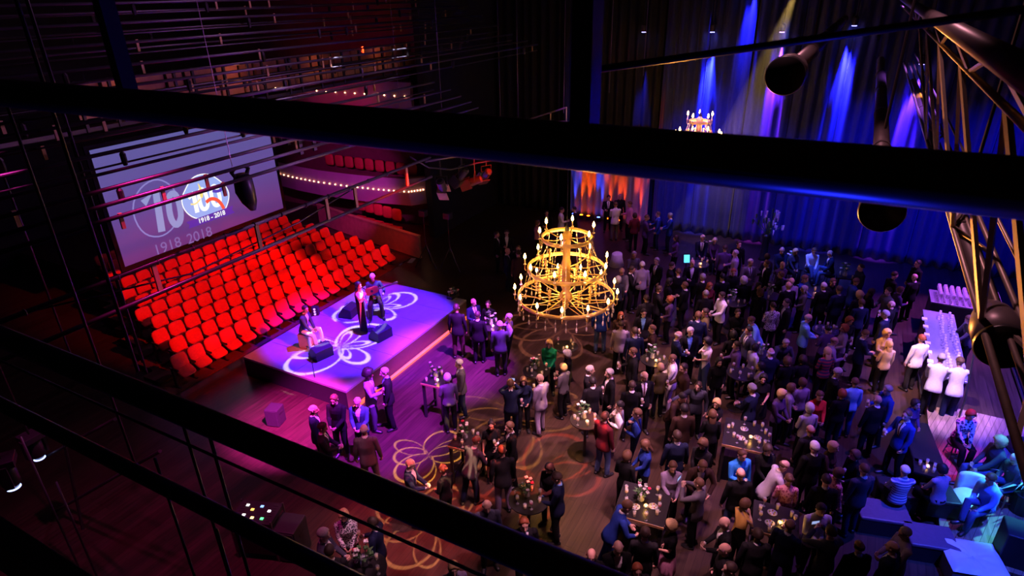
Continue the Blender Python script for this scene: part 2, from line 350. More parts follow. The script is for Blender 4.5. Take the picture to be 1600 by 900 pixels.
# orange lit gallery across the stage opening
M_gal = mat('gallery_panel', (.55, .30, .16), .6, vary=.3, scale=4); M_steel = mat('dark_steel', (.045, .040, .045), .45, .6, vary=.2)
g = empty('lighting_gallery', (2.0, 16.9, 7.0)); tag(g, 'long lighting gallery with warm orange panels above the stalls', 'gallery')
b = MB(); b.bar((0, -.05, .15), (21.0, -.05, .15), .5, .10); b.build('walkway', M_steel, g)
b = MB(); b.tube([(0, -.35, 1.25), (21.0, -.35, 1.25)], .03, 8); b.tube([(0, -.35, .78), (21.0, -.35, .78)], .03, 8); b.build('guard_rail', M_steel, g)
x = 6.8; k = 0
while x < 20.6:
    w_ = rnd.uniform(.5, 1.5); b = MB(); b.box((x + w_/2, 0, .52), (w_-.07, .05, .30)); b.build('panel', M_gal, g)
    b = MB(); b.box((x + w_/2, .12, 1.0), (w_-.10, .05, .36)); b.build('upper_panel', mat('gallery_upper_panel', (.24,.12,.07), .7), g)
    b = MB(); b.bar((x, -.30, .1), (x, -.30, 1.3), .07); b.build('post', M_steel, g); x += w_; k += 1

for xx in (8.2, 11.6, 15.0, 18.4):
    l = bpy.data.lights.new('gallery_glow', 'POINT'); l.color = (1, .26, .10); l.energy = 5; l.shadow_soft_size = .1; o = bpy.data.objects.new('gallery_glow', l); link(o); o.parent = g; o.location = (xx, -.28, 1.05)
# ---------------------------------------------------------------- curtains
M_velvet = mat('navy_velvet', (.022, .026, .13), .85, vary=.2, scale=6, sheen=.2); M_blackdrape = mat('black_drape', (.012, .011, .014), .9)
M_palecloth = mat('pale_drape', (.34, .29, .31), .8, vary=.1)
def curtain(name, label, p, q, z0, z1, m, amp=.11, wl=.42, seed=0, cat='curtain'):
    p, q = V(*p, 0), V(*q, 0); L = (q-p).length; d = (q-p).normalized(); nrm = V(-d.y, d.x, 0); n = int(L/wl*8); r_ = random.Random(seed)
    t = empty(name, (p.x, p.y, z0)); tag(t, label, cat, 'hall curtains'); vs = []; fs = []; ph = 0
    zs = [0, .4, (z1-z0)*.5, z1-z0]; prof = []
    for i in range(n+1):
        ph += 2*math.pi/8*(.75 + .5*r_.random()); prof.append((L*i/n, amp*math.sin(ph)*(.7+.5*r_.random())))
    for k, z in enumerate(zs):
        for (u, o) in prof: pt = d*u + nrm*(o*(1.25 if k == 0 else 1.0 if k < 3 else .8)); vs.append((pt.x, pt.y, z))
    N = n+1
    for k in range(3):
        for i in range(n): fs.append((k*N+i, k*N+i+1, (k+1)*N+i+1, (k+1)*N+i))
    b = MB(); b.smooth = True; b.add(vs, fs); o = b.build('drape', m, t)
    s = o.modifiers.new('thickness', 'SOLIDIFY'); s.thickness = .012
    b = MB(); e = q-p; b.tube([(0,0,z1-z0+.03), (e.x,e.y,z1-z0+.03)], .03, 8); b.build('rail', M_steel, t)
    return t
CX = 27.3
names = ['blue lit curtain directly behind the rear chandelier', 'dark curtain width behind the seated white haired couple', 'purple lit curtain width with the haze beam in front', 'curtain width behind the tall flower stand', 'bright blue curtain width behind the seated quartet', 'dark blue curtain width between quartet and bar', 'deep blue curtain width behind the bar end', 'last curtain width in the corner past the bar']
ys = [7.4, 5.6, 3.9, 2.2, .5, -1.2, -2.9, -4.6, -6.6]
for i in range(8): curtain('stage_curtain', names[i], (CX, ys[i]), (CX, ys[i+1]+.02), .02, 11.2, M_velvet, seed=i)
curtain('masking_curtain', 'black masking curtain beside the orange lit drapes', (CX+.25, 15.6), (CX+.25, 12.2), .02, 11.2, M_blackdrape, seed=20)
curtain('masking_curtain', 'black masking curtain above the crowd at the far corner', (CX+.25, 12.2), (CX+.25, 7.5), 4.2, 11.2, M_blackdrape, seed=21)
curtain('pale_curtain', 'pale drapes lit orange and blue from small lamps at their foot', (CX, 11.5), (CX, 7.6), .02, 4.3, M_palecloth, amp=.09, wl=.36, seed=31)
for i, (xa, xb) in enumerate(((28, 22.5), (22.5, 18), (18, 13.5), (13.5, 9.0), (9.0, 5.0))):
    curtain('side_curtain', ['side curtain at the corner behind the bar', 'side curtain behind the bar shelves', 'vivid blue side curtain beyond the lounge', 'side curtain behind the flower plant in the lounge', 'side curtain near the edge of the lounge platform'][i], (xb, -6.6 if xb > 17 else -5.5), (xa, -6.6 if xb > 17 else -5.5), .02, 11.2, M_velvet, seed=40+i)
# lamps at the foot of the pale drapes
def floor_can(x, y, col, label, watts, i):
    t = empty('floor_uplighter', (x, y, 0)); tag(t, label, 'lamp', 'uplighters at the pale drapes')
    b = MB(); b.lathe([(.10,0),(.10,.16),(.085,.20)], n=14); c_ = b.build('can', M_steel, t); b = MB(); b.lathe([(.075,.201),(.075,.207)], n=14)
    b.build('lens', mat('uplighter_lens_%d' % i, col, .3, emit=col, strength=25, vary=0), c_)
    l = bpy.data.lights.new('uplighter_beam', 'SPOT'); l.color = col; l.energy = watts*1.1; l.spot_size = math.radians(24); l.spot_blend = .6; l.shadow_soft_size = .05
    o = bpy.data.objects.new('uplighter_beam', l); link(o); o.parent = t; o.location = (0, 0, .23); o.rotation_euler = V(.08, 0, 1).to_track_quat('-Z', 'Y').to_euler()
for i, (px, col, wd, nm) in enumerate(((896, (.03,.06,1), 960, 'blue uplighter at the far end of the pale drapes'), (908, (1,.09,.003), 1040, 'orange uplighter second along the pale drapes'), (919, (1,.07,.002), 1040, 'orange uplighter third along the pale drapes'), (935, (.03,.06,1), 1200, 'blue uplighter in the middle of the pale drapes'), (949, (1,.07,.002), 1040, 'orange uplighter behind the man in white shirt'), (968, (1,.07,.002), 960, 'orange uplighter behind the dark suited pair'), (995, (1,.06,.006), 1120, 'orange uplighter at the near end of the pale drapes'))):
    p = at(px, 345, X=27.0); floor_can(27.0, p.y, col, nm, wd, i)
# narrow downlights in front of the curtains
def downlight(px, py, col, watts, label, deg=18, emit=True, X=27.06):
    p = at(px, py, X=X); t = empty('hanging_downlight', p); tag(t, label, 'lamp', 'downlights before the curtains')
    b = MB(); b.lathe([(.09,.0),(.11,.10),(.11,.26),(.05,.32)], n=14); hs_ = b.build('housing', M_steel, t)
    b = MB(); b.tube([(0,0,.3),(0,0,3.2)], .015, 6); b.build('drop_rod', M_steel, t)
    b = MB(); b.lathe([(.085,-.012),(.085,-.002)], n=14); b.build('lens', mat('downlight_lens_%d' % px, col, .3, emit=tuple(min(1, c+.25) for c in col), strength=18 if emit else .5, vary=0), hs_)
    l = bpy.data.lights.new('downlight_beam', 'SPOT'); l.color = col; l.energy = watts; l.spot_size = math.radians(deg); l.spot_blend = .7; l.shadow_soft_size = .06
    o = bpy.data.objects.new('downlight_beam', l); link(o); o.parent = t; o.location = (0,0,-.05); o.rotation_euler = V(.135, 0, -1).to_track_quat('-Z', 'Y').to_euler()
downlight(1006, 50, (.03,.03,1), 6000, 'small blue downlight hanging before the masking curtain', 14)
downlight(1113, 50, (.02,.03,1), 30000, 'blue downlight hanging above the rear chandelier')
downlight(1222, 50, (.26,.03,1), 26000, 'violet downlight hanging in the yellow haze beam')
downlight(1335, 40, (.02,.02,1), 30000, 'blue downlight before the curtain beside the grey duct', 19)
downlight(1440, 100, (.10,.02,1), 26000, 'violet downlight beside the truss', 19)
downlight(1180, -40, (.03,.03,1), 3000, 'dim blue downlight before the flower stand curtain', 20, X=27.06)
# hazy yellow beam
l = bpy.data.lights.new('haze_beam_spot', 'SPOT'); l.color = (1,.62,.16); l.energy = 3400; l.spot_size = math.radians(15); l.spot_blend = .25; l.shadow_soft_size = .05
pa, pb = at(1243, -12, X=21.0), at(1125, 300, X=26.0)
o = bpy.data.objects.new('haze_beam_spot', l); link(o); o.location = pa - (pb-pa).normalized()*.25; o.rotation_euler = (pb-pa).to_track_quat('-Z', 'Y').to_euler()
b = MB(); b.smooth = True; Lb = (pb-pa).length; b.tube([pa, pb], [.10, Lb*math.tan(math.radians(7.3))], 20)
mh = bpy.data.materials.new('lit_haze'); mh.use_nodes = True; nt = mh.node_tree; nt.nodes.remove(nt.nodes['Principled BSDF'])
vs_ = nt.nodes.new('ShaderNodeVolumeScatter'); vs_.inputs['Density'].default_value = .075; vs_.inputs['Anisotropy'].default_value = .2; nt.links.new(vs_.outputs[0], nt.nodes['Material Output'].inputs['Volume'])
tag(b.build('haze', mh), 'pale yellow light beam hanging in the haze', 'haze', kind='stuff')
t = empty('beam_projector', pa); tag(t, 'hanging projector lamp that throws the yellow haze beam', 'lamp')
b = MB(); d = (pb-pa).normalized(); b.tube([pa-pa-d*.75, -d*.28], [.13,.15], 12); b.build('housing', M_steel, t); b = MB(); b.tube([-d*.5, -d*.5+V(0,0,1.5)], .02, 6); b.build('drop_rod', M_steel, t)
# ---------------------------------------------------------------- little stage of deck panels
SX0, SX1, SY0, SY1, SZ = 9.93, 15.95, 10.46, 14.36, .60
M_deck = mat('stage_deck_vinyl', (.30, .28, .34), .42, vary=.12, scale=5); M_skirt = mat('stage_skirt_black', (.012, .011, .012), .9)
st = empty('stage_platform', (SX0, SY0, 0)); tag(st, 'low rectangular stage of deck panels under violet light', 'stage')
lx, ly = SX1-SX0, SY1-SY0
for i in range(6):
    for j in range(2):
        b = MB(); b.box((lx/6*(i+.5), ly/2*(j+.5), SZ-.03), (lx/6-.012, ly/2-.012, .06)); b.build('deck_panel', M_deck, st)
b = MB(); b.box((lx/2, ly/2, SZ-.045), (lx-.03, ly-.03, .05)); b.build('seam_tape', mat('deck_seam_pale', (.75,.75,.80), .6), st)
for yy in (.02, ly-.02): b = MB(); b.box((lx/2, yy, .265), (lx-.02, .03, .53)); b.build('side_skirt', mat('stage_fascia_brown', (.10,.065,.04), .6), st)
for xx in (.02, lx-.02): b = MB(); b.box((xx, ly/2, .265), (.03, ly-.02, .53)); b.build('end_skirt', M_skirt, st)
for xx in (.6, a1_w-.6) if False else (): pass
b = MB(); b.box((12.94, SY0-.10, .03), (6.1, .10, .06)); tag(b.build('light_strip', mat('orange_strip', (.9,.25,.03), .5, emit=(1,.17,.01), strength=1.0, vary=0)), 'glowing orange strip along the foot of the stage', 'light strip')
# wedge monitors, amplifier, microphone, lights on the stage
M_mon = mat('monitor_black', (.022, .020, .024), .55); M_grille = mat('monitor_grille', (.05,.05,.055), .5, .3)
def wedge(px, py, rz, label):
    p = at(px, py, z=SZ); t = empty('stage_monitor', (p.x, p.y, SZ), rz); tag(t, label, 'speaker')
    b = MB(); b.prism([(-.24,0),(.24,0),(.24,.10),(.02,.38),(-.24,.30)], -.28, .28, Matrix.Rotation(math.pi/2, 4, 'X')); cab_ = b.build('cabinet', M_mon, t, bevel=.008)
    b = MB(); d = V(-.22,0,.28).normalized(); b.bar(V(.215,0,.145), V(.045,0,.362), .48, .012); b.build('grille', M_grille, cab_)
    b = MB(); b.tube([(.07,-.10,.372),(.07,.10,.372)], .012, 6); b.build('handle', M_mon, cab_)
wedge(502, 556, math.radians(75), 'black wedge monitor speaker before the seated percussion player')
wedge(595, 527, math.radians(80), 'black wedge monitor speaker near the stage edge before the singer')
wedge(546, 492, math.radians(100), 'black wedge monitor speaker lying behind the singer')
p = at(494, 492, z=SZ); t = empty('stage_uplighter', (p.x, p.y, SZ), .5); tag(t, 'small black standing lamp bar behind the seated percussion player', 'lamp')
b = MB(); b.box((0,0,.16), (.16,.22,.30)); b.build('housing', M_mon, t, bevel=.01)
for k in range(3):
    b = MB(); b.tube([(-.085,0,.07+.09*k),(-.10,0,.07+.09*k)], .035, 10); b.build('lens', mat('lamp_lens_pale', (.8,.8,.9), .2, emit=(.7,.7,1), strength=.8, vary=0), t)
p = at(577, 517, z=SZ); t = empty('microphone_stand', (p.x+.05, p.y, SZ)); tag(t, 'thin black microphone stand in front of the singer', 'microphone')
M_chrome = mat('dull_metal', (.25,.25,.27), .3, .9)
b = MB(); b.lathe([(.15,0),(.15,.02),(.03,.035)], n=16); b.build('base', M_mon, t)
b = MB(); b.tube([(0,0,.02),(0,0,1.42)], .011, 8); b.build('pole', M_chrome, t)
b = MB(); b.tube([(0,0,1.42),(-.06,.10,1.50)], .018, 8); b.ball((-.08,.13,1.52), .03, 8, 6); b.build('microphone', M_mon, t)
def flower_box(px, py, z, label, big=1.0):
    p = at(px, py, z=z); t = empty('flower_arrangement', (p.x, p.y, z)); tag(t, label, 'flowers')
    b = MB(); b.box((0,0,.05*big), (.45*big,.22*big,.10*big)); b.build('planter', M_mon, t)
    for k in range(10):
        x, y = rnd.uniform(-.2,.2)*big, rnd.uniform(-.1,.1)*big; h = rnd.uniform(.14,.32)*big
        b = MB(); b.smooth = True
        for a in range(5): b.ball((x+.03*math.cos(a*1.26)*big, y+.03*math.sin(a*1.26)*big, h), (.026*big,.026*big,.018*big), 6, 4)
        b.tube([(x,y,.09*big),(x,y,h)], .006, 5); b.build('bloom', mat(('bloom_cream','bloom_pink','bloom_leaf')[k % 3], ((.85,.75,.62),(.7,.25,.35),(.10,.22,.07))[k % 3], .6), t)
flower_box(528, 605, .0, 'flower arrangement with pale blooms at the near corner of the stage', 1.5)
flower_box(708, 464, SZ, 'small pale flower arrangement on the far corner of the stage', 1.0)
p = at(497, 618, z=0); t = empty('microphone_stand', (p.x, p.y, 0)); tag(t, 'empty boom microphone stand on the floor before the stage', 'microphone')
b = MB(); [b.tube([(0,0,.25),(.28*math.cos(a),.28*math.sin(a),.01)], .01, 6) for a in (0.3,2.4,4.5)]; b.build('tripod', M_mon, t)
b = MB(); b.tube([(0,0,.2),(0,0,1.15)], .011, 8); b.build('pole', M_mon, t); b = MB(); b.tube([(0,0,1.15),(.2,.3,1.35)], .009, 6); b.ball((.22,.33,1.37), .03, 8, 6); b.build('boom', M_mon, t)
# ---------------------------------------------------------------- projection screen over the stalls
SYP = 20.0
a0, a1 = 10.45, 17.22; z0, z1 = 2.20, 6.0
scr = empty('projection_screen', (a0, SYP, z0)); tag(scr, 'large glowing lilac projection screen with a 1918 - 2018 anniversary emblem', 'screen')
m = bpy.data.materials.new('screen_projection'); m.use_nodes = True; nt = m.node_tree; bs = nt.nodes['Principled BSDF']; bs.inputs['Base Color'].default_value = (.05,.04,.06,1)
tc = nt.nodes.new('ShaderNodeTexCoord'); sp = nt.nodes.new('ShaderNodeSeparateXYZ'); nt.links.new(tc.outputs['Generated'], sp.inputs[0])
rp = nt.nodes.new('ShaderNodeValToRGB'); e = rp.color_ramp.elements; e[0].position = 0; e[0].color = (.22,.06,.36,1); e[1].position = 1; e[1].color = (.21,.20,.66,1); k = e.new(.45); k.color = (.24,.13,.58,1)
nt.links.new(sp.outputs[2], rp.inputs[0]); nt.links.new(rp.outputs[0], bs.inputs['Emission Color']); bs.inputs['Emission Strength'].default_value = .48
b = MB(); b.box(((a1-a0)/2, .02, (z1-z0)/2), (a1-a0, .02, z1-z0)); b.build('projection_surface', m, scr)
b = MB(); W, H_ = a1-a0, z1-z0
b.box((W/2,.03,-.07), (W+.28,.06,.14)); b.box((W/2,.03,H_+.07), (W+.28,.06,.14)); b.box((-.07,.03,H_/2), (.14,.06,H_)); b.box((W+.07,.03,H_/2), (.14,.06,H_)); b.build('border', M_black, scr)
def s2(px, py): q = at(px, py, Y=SYP-.0); return (q.x - a0, q.z - z0)
_lay = [0.0]
def artpoly(name, poly, col, strength=1.0, world=False):
    pts = poly if world else [s2(*p) for p in poly]; _lay[0] += .003; b = MB()
    b.prism([(x, y) for x, y in pts], .002, .004, Matrix.Translation((0, .008 - _lay[0] - .006, 0)) @ Matrix.Rotation(math.pi/2, 4, 'X')); return b.build(name, mat('art_%s_%.2f_%.2f_%.2f' % (name, *col), (.03,.03,.03), .8, emit=col, strength=strength, vary=0), scr)
def artstroke(name, pts, wd, col, strength=1.0, closed=False):
    P = [V(*s2(*p), 0) for p in pts]; n = len(P); lft = []; rgt = []
    for i in range(n):
        d = (P[(i+1) % n] - P[i-1]) if closed else (P[min(i+1,n-1)] - P[max(i-1,0)]); d.normalize(); nn = V(-d.y, d.x, 0)*wd/2
        lft.append(P[i]+nn); rgt.append(P[i]-nn)
    _lay[0] += .003; b = MB(); y = .008 - _lay[0] - .006
    vs = [V(p.x, y, p.y) for p in lft] + [V(p.x, y, p.y) for p in rgt]; fs = []
    for i in range(n if closed else n-1): fs.append((i, (i+1) % n, n+(i+1) % n, n+i))
    b.add(vs, fs); return b.build(name, mat('art_%s_%.2f_%.2f_%.2f' % (name, *col), (.03,.03,.03), .8, emit=col, strength=strength, vary=0), scr)
def smooth(pts, closed=True, it=2):
    for _ in range(it):
        out = []; n = len(pts)
        for i in range(n if closed else n-1):
            p, q = pts[i], pts[(i+1) % n]; out += [(p[0]*.75+q[0]*.25, p[1]*.75+q[1]*.25), (p[0]*.25+q[0]*.75, p[1]*.25+q[1]*.75)]
        if not closed: out = [pts[0]] + out + [pts[-1]]
        pts = out
    return pts
GH = (.40,.40,.82)
artstroke('ghost_emblem', smooth([(205,330),(215,296),(243,277),(270,290),(283,320),(276,352),(252,372),(222,366)]), .05, (.33,.27,.72), .8, True)
artstroke('ghost_digit', [(224,318),(243,298),(253,362)], .26, GH, .75)
artstroke('ghost_digit', smooth([(262,308),(271,300),(279,312),(284,342),(276,354),(266,342)]), .22, GH, .75, True)

EMB = smooth([(323,271),(341,281),(356,296),(357,312),(349,332),(332,340),(306,342),(289,330),(283,312),(290,296),(300,277)])
artpoly('emblem_field', EMB, (.36,.46,.95), .95); artstroke('emblem_outline', EMB, .075, (1,1,1), 1.1, True)
WH = (1,1,1)
artstroke('digit', [(294,310),(302,301)], .13, WH, 1.1); artstroke('digit', [(301,300),(308,332)], .17, WH, 1.1)
artstroke('digit', smooth([(309,302),(314,294),(320,300),(325,318),(322,327),(314,326)]), .15, WH, 1.1, True)
artstroke('digit', smooth([(328,298),(333,289),(339,294),(344,312),(341,321),(333,320)]), .15, WH, 1.1, True)
artpoly('flame', smooth([(307,284),(313,292),(317,303),(315,311),(311,306),(311,296)]), (1,.78,.22), 1.0)
artstroke('flame', smooth([(297,319),(305,319),(312,311)], False), .06, (1,.80,.35), 1.0)
artstroke('blue_swoosh', smooth([(331,298),(338,299),(344,297),(349,292)], False), .11, (.10,.05,.50), 1.0)
artstroke('red_swoosh', smooth([(321,316),(328,310),(337,311),(344,317),(349,326)], False), .13, (1,.10,.05), 1.0)
artpoly('ribbon', [(290,347),(363,321),(361,327),(366,332),(294,357),(295,351)], (.13,.03,.42), .9)
c = bpy.data.curves.new('date_text', 'FONT'); c.body = '1918 - 2018'; c.size = .235; c.align_x = 'CENTER'; c.align_y = 'CENTER'; c.extrude = .002; c.offset = .006
tx = bpy.data.objects.new('date_text', c); link(tx); tx.parent = scr; q = s2(329, 338.5); tx.location = (q[0], -.075, q[1]); tx.rotation_euler = (math.pi/2, 0, 0)
c.materials.append(None); m_txt = (mat('art_text_white', (.03,.03,.03), .8, emit=(1,1,1), strength=1.0, vary=0))

dg = bpy.context.evaluated_depsgraph_get(); me_t = bpy.data.meshes.new_from_object(tx.evaluated_get(dg)); loc_ = tx.location.copy(); bpy.data.objects.remove(tx)
me_t.materials.clear(); tx = put(me_t, 'date_text', m_txt, scr, loc_); tx.rotation_euler = (math.pi/2, 0, 0)
for xx in (.5, W-.5): b = MB(); b.tube([(xx,.03,H_+.1),(xx,.03,13.9-z0)], .006, 5); b.build('hanging_wire', M_steel, scr)

for word, px_, py_ in (('1918', 262, 385), ('2018', 312, 368)):
    c = bpy.data.curves.new('ghost_date', 'FONT'); c.body = word; c.size = .52; c.align_x = 'CENTER'; c.align_y = 'CENTER'; c.extrude = .001; o_ = bpy.data.objects.new('ghost_date', c); link(o_)
    dg = bpy.context.evaluated_depsgraph_get(); me_t = bpy.data.meshes.new_from_object(o_.evaluated_get(dg)); bpy.data.objects.remove(o_); q = s2(px_, py_)
    o_ = put(me_t, 'ghost_date', mat('art_ghost_date', (.03,.03,.03), .8, emit=(.30,.18,.56), strength=.7, vary=0), scr, (q[0], -.006, q[1])); o_.rotation_euler = (math.pi/2, 0, 0)
# ---------------------------------------------------------------- people: one continuous body per pose, clothes and hair as children
SKIN, TOP, SHIRT, BOT, SHOE, EYE, LIP, TIE = range(8)
def ik(a, t, l1, l2, pole):
    a, t, pole = V(a), V(t), V(pole); d = t - a; L = min(d.length, (l1+l2)*.995); d.normalize(); t = a + d*L
    c = (l1*l1 + L*L - l2*l2)/(2*l1*L); c = max(-1, min(1, c)); h = l1*math.sqrt(max(0, 1-c*c))
    p = pole - d*pole.dot(d); p.normalize()
    return a + d*(l1*c) + p*h, t
def add_hand(b, w, d, nrm, side, curl, thin):
    """palm, four unequal bent fingers and a thumb leaving the side of the palm"""
    d = V(d).normalized(); nrm = V(nrm); nrm = (nrm - d*nrm.dot(d)).normalized(); s = d.cross(nrm).normalized()*side
    b.cur = SKIN; q = thin
    b.tube([w - d*.03, w + d*.015, w + d*.055, w + d*.088], [.026*q, .034*q, .042*q, .036*q], 8, 1.0, .48, (s, nrm))
    for k, (o, L) in enumerate(((.031, .070), (.0105, .080), (-.0105, .075), (-.031, .058))):
        p = w + d*(.08 if k < 3 else .07) + s*o*q; pts = [p]; a = 0.12
        for j in range(3):
            a += curl; p = p + (d*math.cos(a) + nrm*math.sin(a))*(L*q*(.42, .33, .25)[j]); pts.append(p)
        b.tube(pts, [.0105*q, .0098*q, .0090*q, .0075*q], 6)
    p = w + d*.022 + s*.03*q
    b.tube([p, p + s*.026 + d*.022 + nrm*.008, p + s*.034 + d*.048 + nrm*.026, p + s*.026 + d*.070 + nrm*.040], [.014*q, .0125*q, .011*q, .009*q], 6)
def make_pose(name, sex='m', R=(.16,-.20,.95), L=(.02,.27,.86), feet=((.03,-.11),(-.02,.11)), lean=0.0, head=(0.0, 0.0), seat=None, skirt=0.0,
              polR=(-.5,-.6,-1), polL=(-.5,.6,-1), curlR=.55, curlL=.45, stout=1.0, nR=None, nL=None, twist=0.0, sleeves=True, jacket=True, hip=None):
    b = MB(); f = sex == 'f'; st = stout
    hz = .90 if seat is None else seat + .09
    hipx = 0.0
    def T(x, y, z):                                     # upper body: lean forward about the hips
        dz = z - hz; cx, sx = math.cos(lean), math.sin(lean); X = x*cx + dz*sx; Z = -x*sx + dz*cx
        ct, stw = math.cos(twist), math.sin(twist)
        return V(X*ct - y*stw, X*stw + y*ct, hz + Z)
    dz0 = hz - .90
    # torso
    sh = .168 if f else .188; hp = .168 if f else .162; wa = .122 if f else .148*st
    secs = [(.855,.115,hp*.96),(.90,.122,hp),(.97,.118*st,hp*.97),(1.08,.100*st,wa),(1.19,.112*st,(.138 if f else .162*st)),
            (1.28,.128 if f else .122*st,(.152 if f else .178)),(1.36,.112,(.158 if f else .188)),(1.42,.092,(.145 if f else .172)),(1.465,.066,.098),(1.495,.052,.058)]
    if jacket and not f: secs[0] = (.855,.135*st,.182); secs[1] = (.90,.134*st,.178); secs.insert(0, (.79,.134*st,.186)) if seat is None else None; secs[3 if seat is None else 2] = (.97,.126*st,.170)
    b.cur = TOP; n = 18; vs = []; fs = []
    for (z, ax, ay) in secs:
        for j in range(n):
            t = 2*math.pi*j/n; bust = 0
            if f and 1.2 < z < 1.36: bust = .022*max(0, math.cos(t))
            vs.append(T(math.cos(t)*ax + bust - (.012 if z > 1.4 else 0), math.sin(t)*ay, z + dz0))
    for i in range(len(secs)-1):
        for j in range(n): fs.append((i*n+j, i*n+(j+1) % n, (i+1)*n+(j+1) % n, (i+1)*n+j))
    fs.append(tuple(range(n-1, -1, -1))); fs.append(tuple((len(secs)-1)*n+j for j in range(n))); b.add(vs, fs)
    # pelvis
    b.cur = BOT; b.ball(V(-.005, 0, hz+.02), (.118*st, hp*.95, .12), 14, 8)
    # legs
    for k, s in ((0, -1), (1, 1)):
        h = V(0, s*.088, hz)
        if seat is None: an = V(feet[k][0], feet[k][1], .085)
        else: an = V(feet[k][0], feet[k][1], .085 if len(feet[k]) < 3 else feet[k][2])
        kn, an = ik(h, an, *((.413, .408) if seat is None else (.43, .425)), (1, s*.12, .05) if seat is None else (.6, s*.1, 1))
        b.cur = SKIN if (f and skirt) else BOT
        th = .088 if not f else .085; lo = (.05, .052, .034) if (f and skirt) else (.066, .062, .052)
        b.tube([h, h.lerp(kn, .5), kn, kn.lerp(an, .35), an], [th, th*.9, lo[0], lo[1], lo[2]], 12)
        b.cur = SHOE; fd = V(1, s*.22, 0).normalized(); up = V(0,0,1); sd = fd.cross(up)
        if f and skirt: b.tube([an + V(0,0,.0) - fd*.02, an + fd*.05 - up*.045, an + fd*.13 - up*.062, an + fd*.18 - up*.066], [.034,.036,.036,.02], 10, 1, .6, (sd, up))
        else: b.tube([an - fd*.075 - up*.045, an - up*.038, an + fd*.08 - up*.050, an + fd*.165 - up*.058, an + fd*.195 - up*.062], [.036,.046,.047,.042,.022], 10, 1, .72, (sd, up))
        if not (f and skirt): b.cur = BOT
    if skirt:
        b.cur = BOT
        if seat is None: b.loft([(.01,0,skirt,.165,.215),(.01,0,skirt+.02,.17,.22),(.01,0,.78,.15,.20),(0,0,.93,.118,.168),(0,0,1.02,.10,.135)], 18)
        else: b.tube([V(-.02,0,hz), V(.2,0,hz+.03), V(.42,0,hz+.02)], [.15,.15,.13], 14, 1.25, .72, (V(0,1,0), V(0,0,1)))
    # arms
    q = .86 if f else 1.0; sl = (.058, .055, .047, .041, .035) if sleeves else (.052, .044, .036, .032, .026)
    for tgt, s, pol, curl, nn in ((R, -1, polR, curlR, nR), (L, 1, polL, curlL, nL)):
        S = T(-.01, s*(sh-.012), 1.405 + dz0); t = T(tgt[0], tgt[1], tgt[2] + dz0)
        el, w = ik(S, t, .285 if not f else .265, .255 if not f else .235, pol)
        b.cur = TOP; fd = (w-el).normalized()
        if sleeves: b.tube([S + V(0,-s*.03,.012), S, S.lerp(el,.5), el, el.lerp(w,.5), w - fd*.012], [.05*q, .066*q, sl[1]*q, .050*q, sl[3]*q, sl[4]*q], 12)
        else:
            b.tube([S + V(0,-s*.03,.012), S, S.lerp(el,.6)], [.05*q, .062*q, .054*q], 12); b.cur = SKIN
            b.tube([S.lerp(el,.5), el, el.lerp(w,.4), w], [.043*q, .037*q, .035*q, .024*q], 10)
        b.cur = SHIRT; b.tube([w - fd*.02, w + fd*.004], [.031*q, .031*q], 10) if sleeves else None
        nn2 = V(nn) if nn else (V(0, -s, .25) if fd.z > -.6 else V(.1, -s, 0))
        add_hand(b, w, fd, nn2, (1 if s < 0 else -1) * (1 if True else 1), curl, .92 if f else 1.0)
    # neck and head
    nb = T(-.012, 0, 1.455 + dz0); hd = T(.012, 0, 1.555 + dz0); b.cur = SKIN
    b.tube([nb, hd], [.060 if not f else .050, .054 if not f else .046], 12)
    b.cur = SHIRT; b.tube([nb + V(0,0,.018), nb + V(.004,0,.055)], [.066 if not f else .05, .061 if not f else .045], 14)
    pit, yaw = head; hc = hd + V(.018, 0, .078)
    Mh = Matrix.Rotation(yaw + twist, 3, 'Z') @ Matrix.Rotation(pit + lean*.5, 3, 'Y')
    def Hh(x, y, z): return hc + Mh @ V(x, y, z) + (Mh @ V(0,0,.0))
    k = .95 if f else 1.0; b.cur = SKIN
    b.ball(Hh(-.008, 0, .022), (.098*k, .077*k, .100*k), 16, 10, Mh)                 # skull
    b.ball(Hh(.026, 0, -.042), (.066*k, .060*k, .078*k), 14, 8, Mh)                  # face
    b.ball(Hh(.048, 0, -.098), (.036*k, .034*k, .026*k), 10, 6, Mh)                  # chin
    b.tube([Hh(.084, 0, .018), Hh(.100, 0, -.016), Hh(.112, 0, -.034), Hh(.090, 0, -.045)], [.010, .012, .016, .012], 8)   # nose
    b.tube([Hh(.074, -.045, .030), Hh(.088, 0, .034), Hh(.074, .045, .030)], .010, 6)  # brow ridge
    for s in (-1, 1):
        b.cur = SKIN; b.tube([Hh(-.012, s*.076, .020), Hh(-.016, s*.086, .0), Hh(-.008, s*.078, -.028)], [.014, .017, .011], 8)
        b.cur = EYE; b.ball(Hh(.083, s*.031, .008), .0105, 8, 5)
    b.cur = LIP; b.tube([Hh(.078, -.022, -.066), Hh(.090, 0, -.066), Hh(.078, .022, -.066)], .0085, 6)
    # one continuous skin
    src = bpy.data.meshes.new('s'); src.from_pydata(b.v, [], b.f)
    o = bpy.data.objects.new('s', src); link(o)
    m = o.modifiers.new('r', 'REMESH'); m.mode = 'VOXEL'; m.voxel_size = .0095
    sm = o.modifiers.new('s', 'SMOOTH'); sm.factor = .5; sm.iterations = 2
    dg = bpy.context.evaluated_depsgraph_get(); me1 = bpy.data.meshes.new_from_object(o.evaluated_get(dg))
    bpy.data.objects.remove(o)
    o = bpy.data.objects.new('s', me1); link(o); vg = o.vertex_groups.new(name='g')
    co = np.empty(len(me1.vertices)*3, 'f'); me1.vertices.foreach_get('co', co); co = co.reshape(-1, 3)
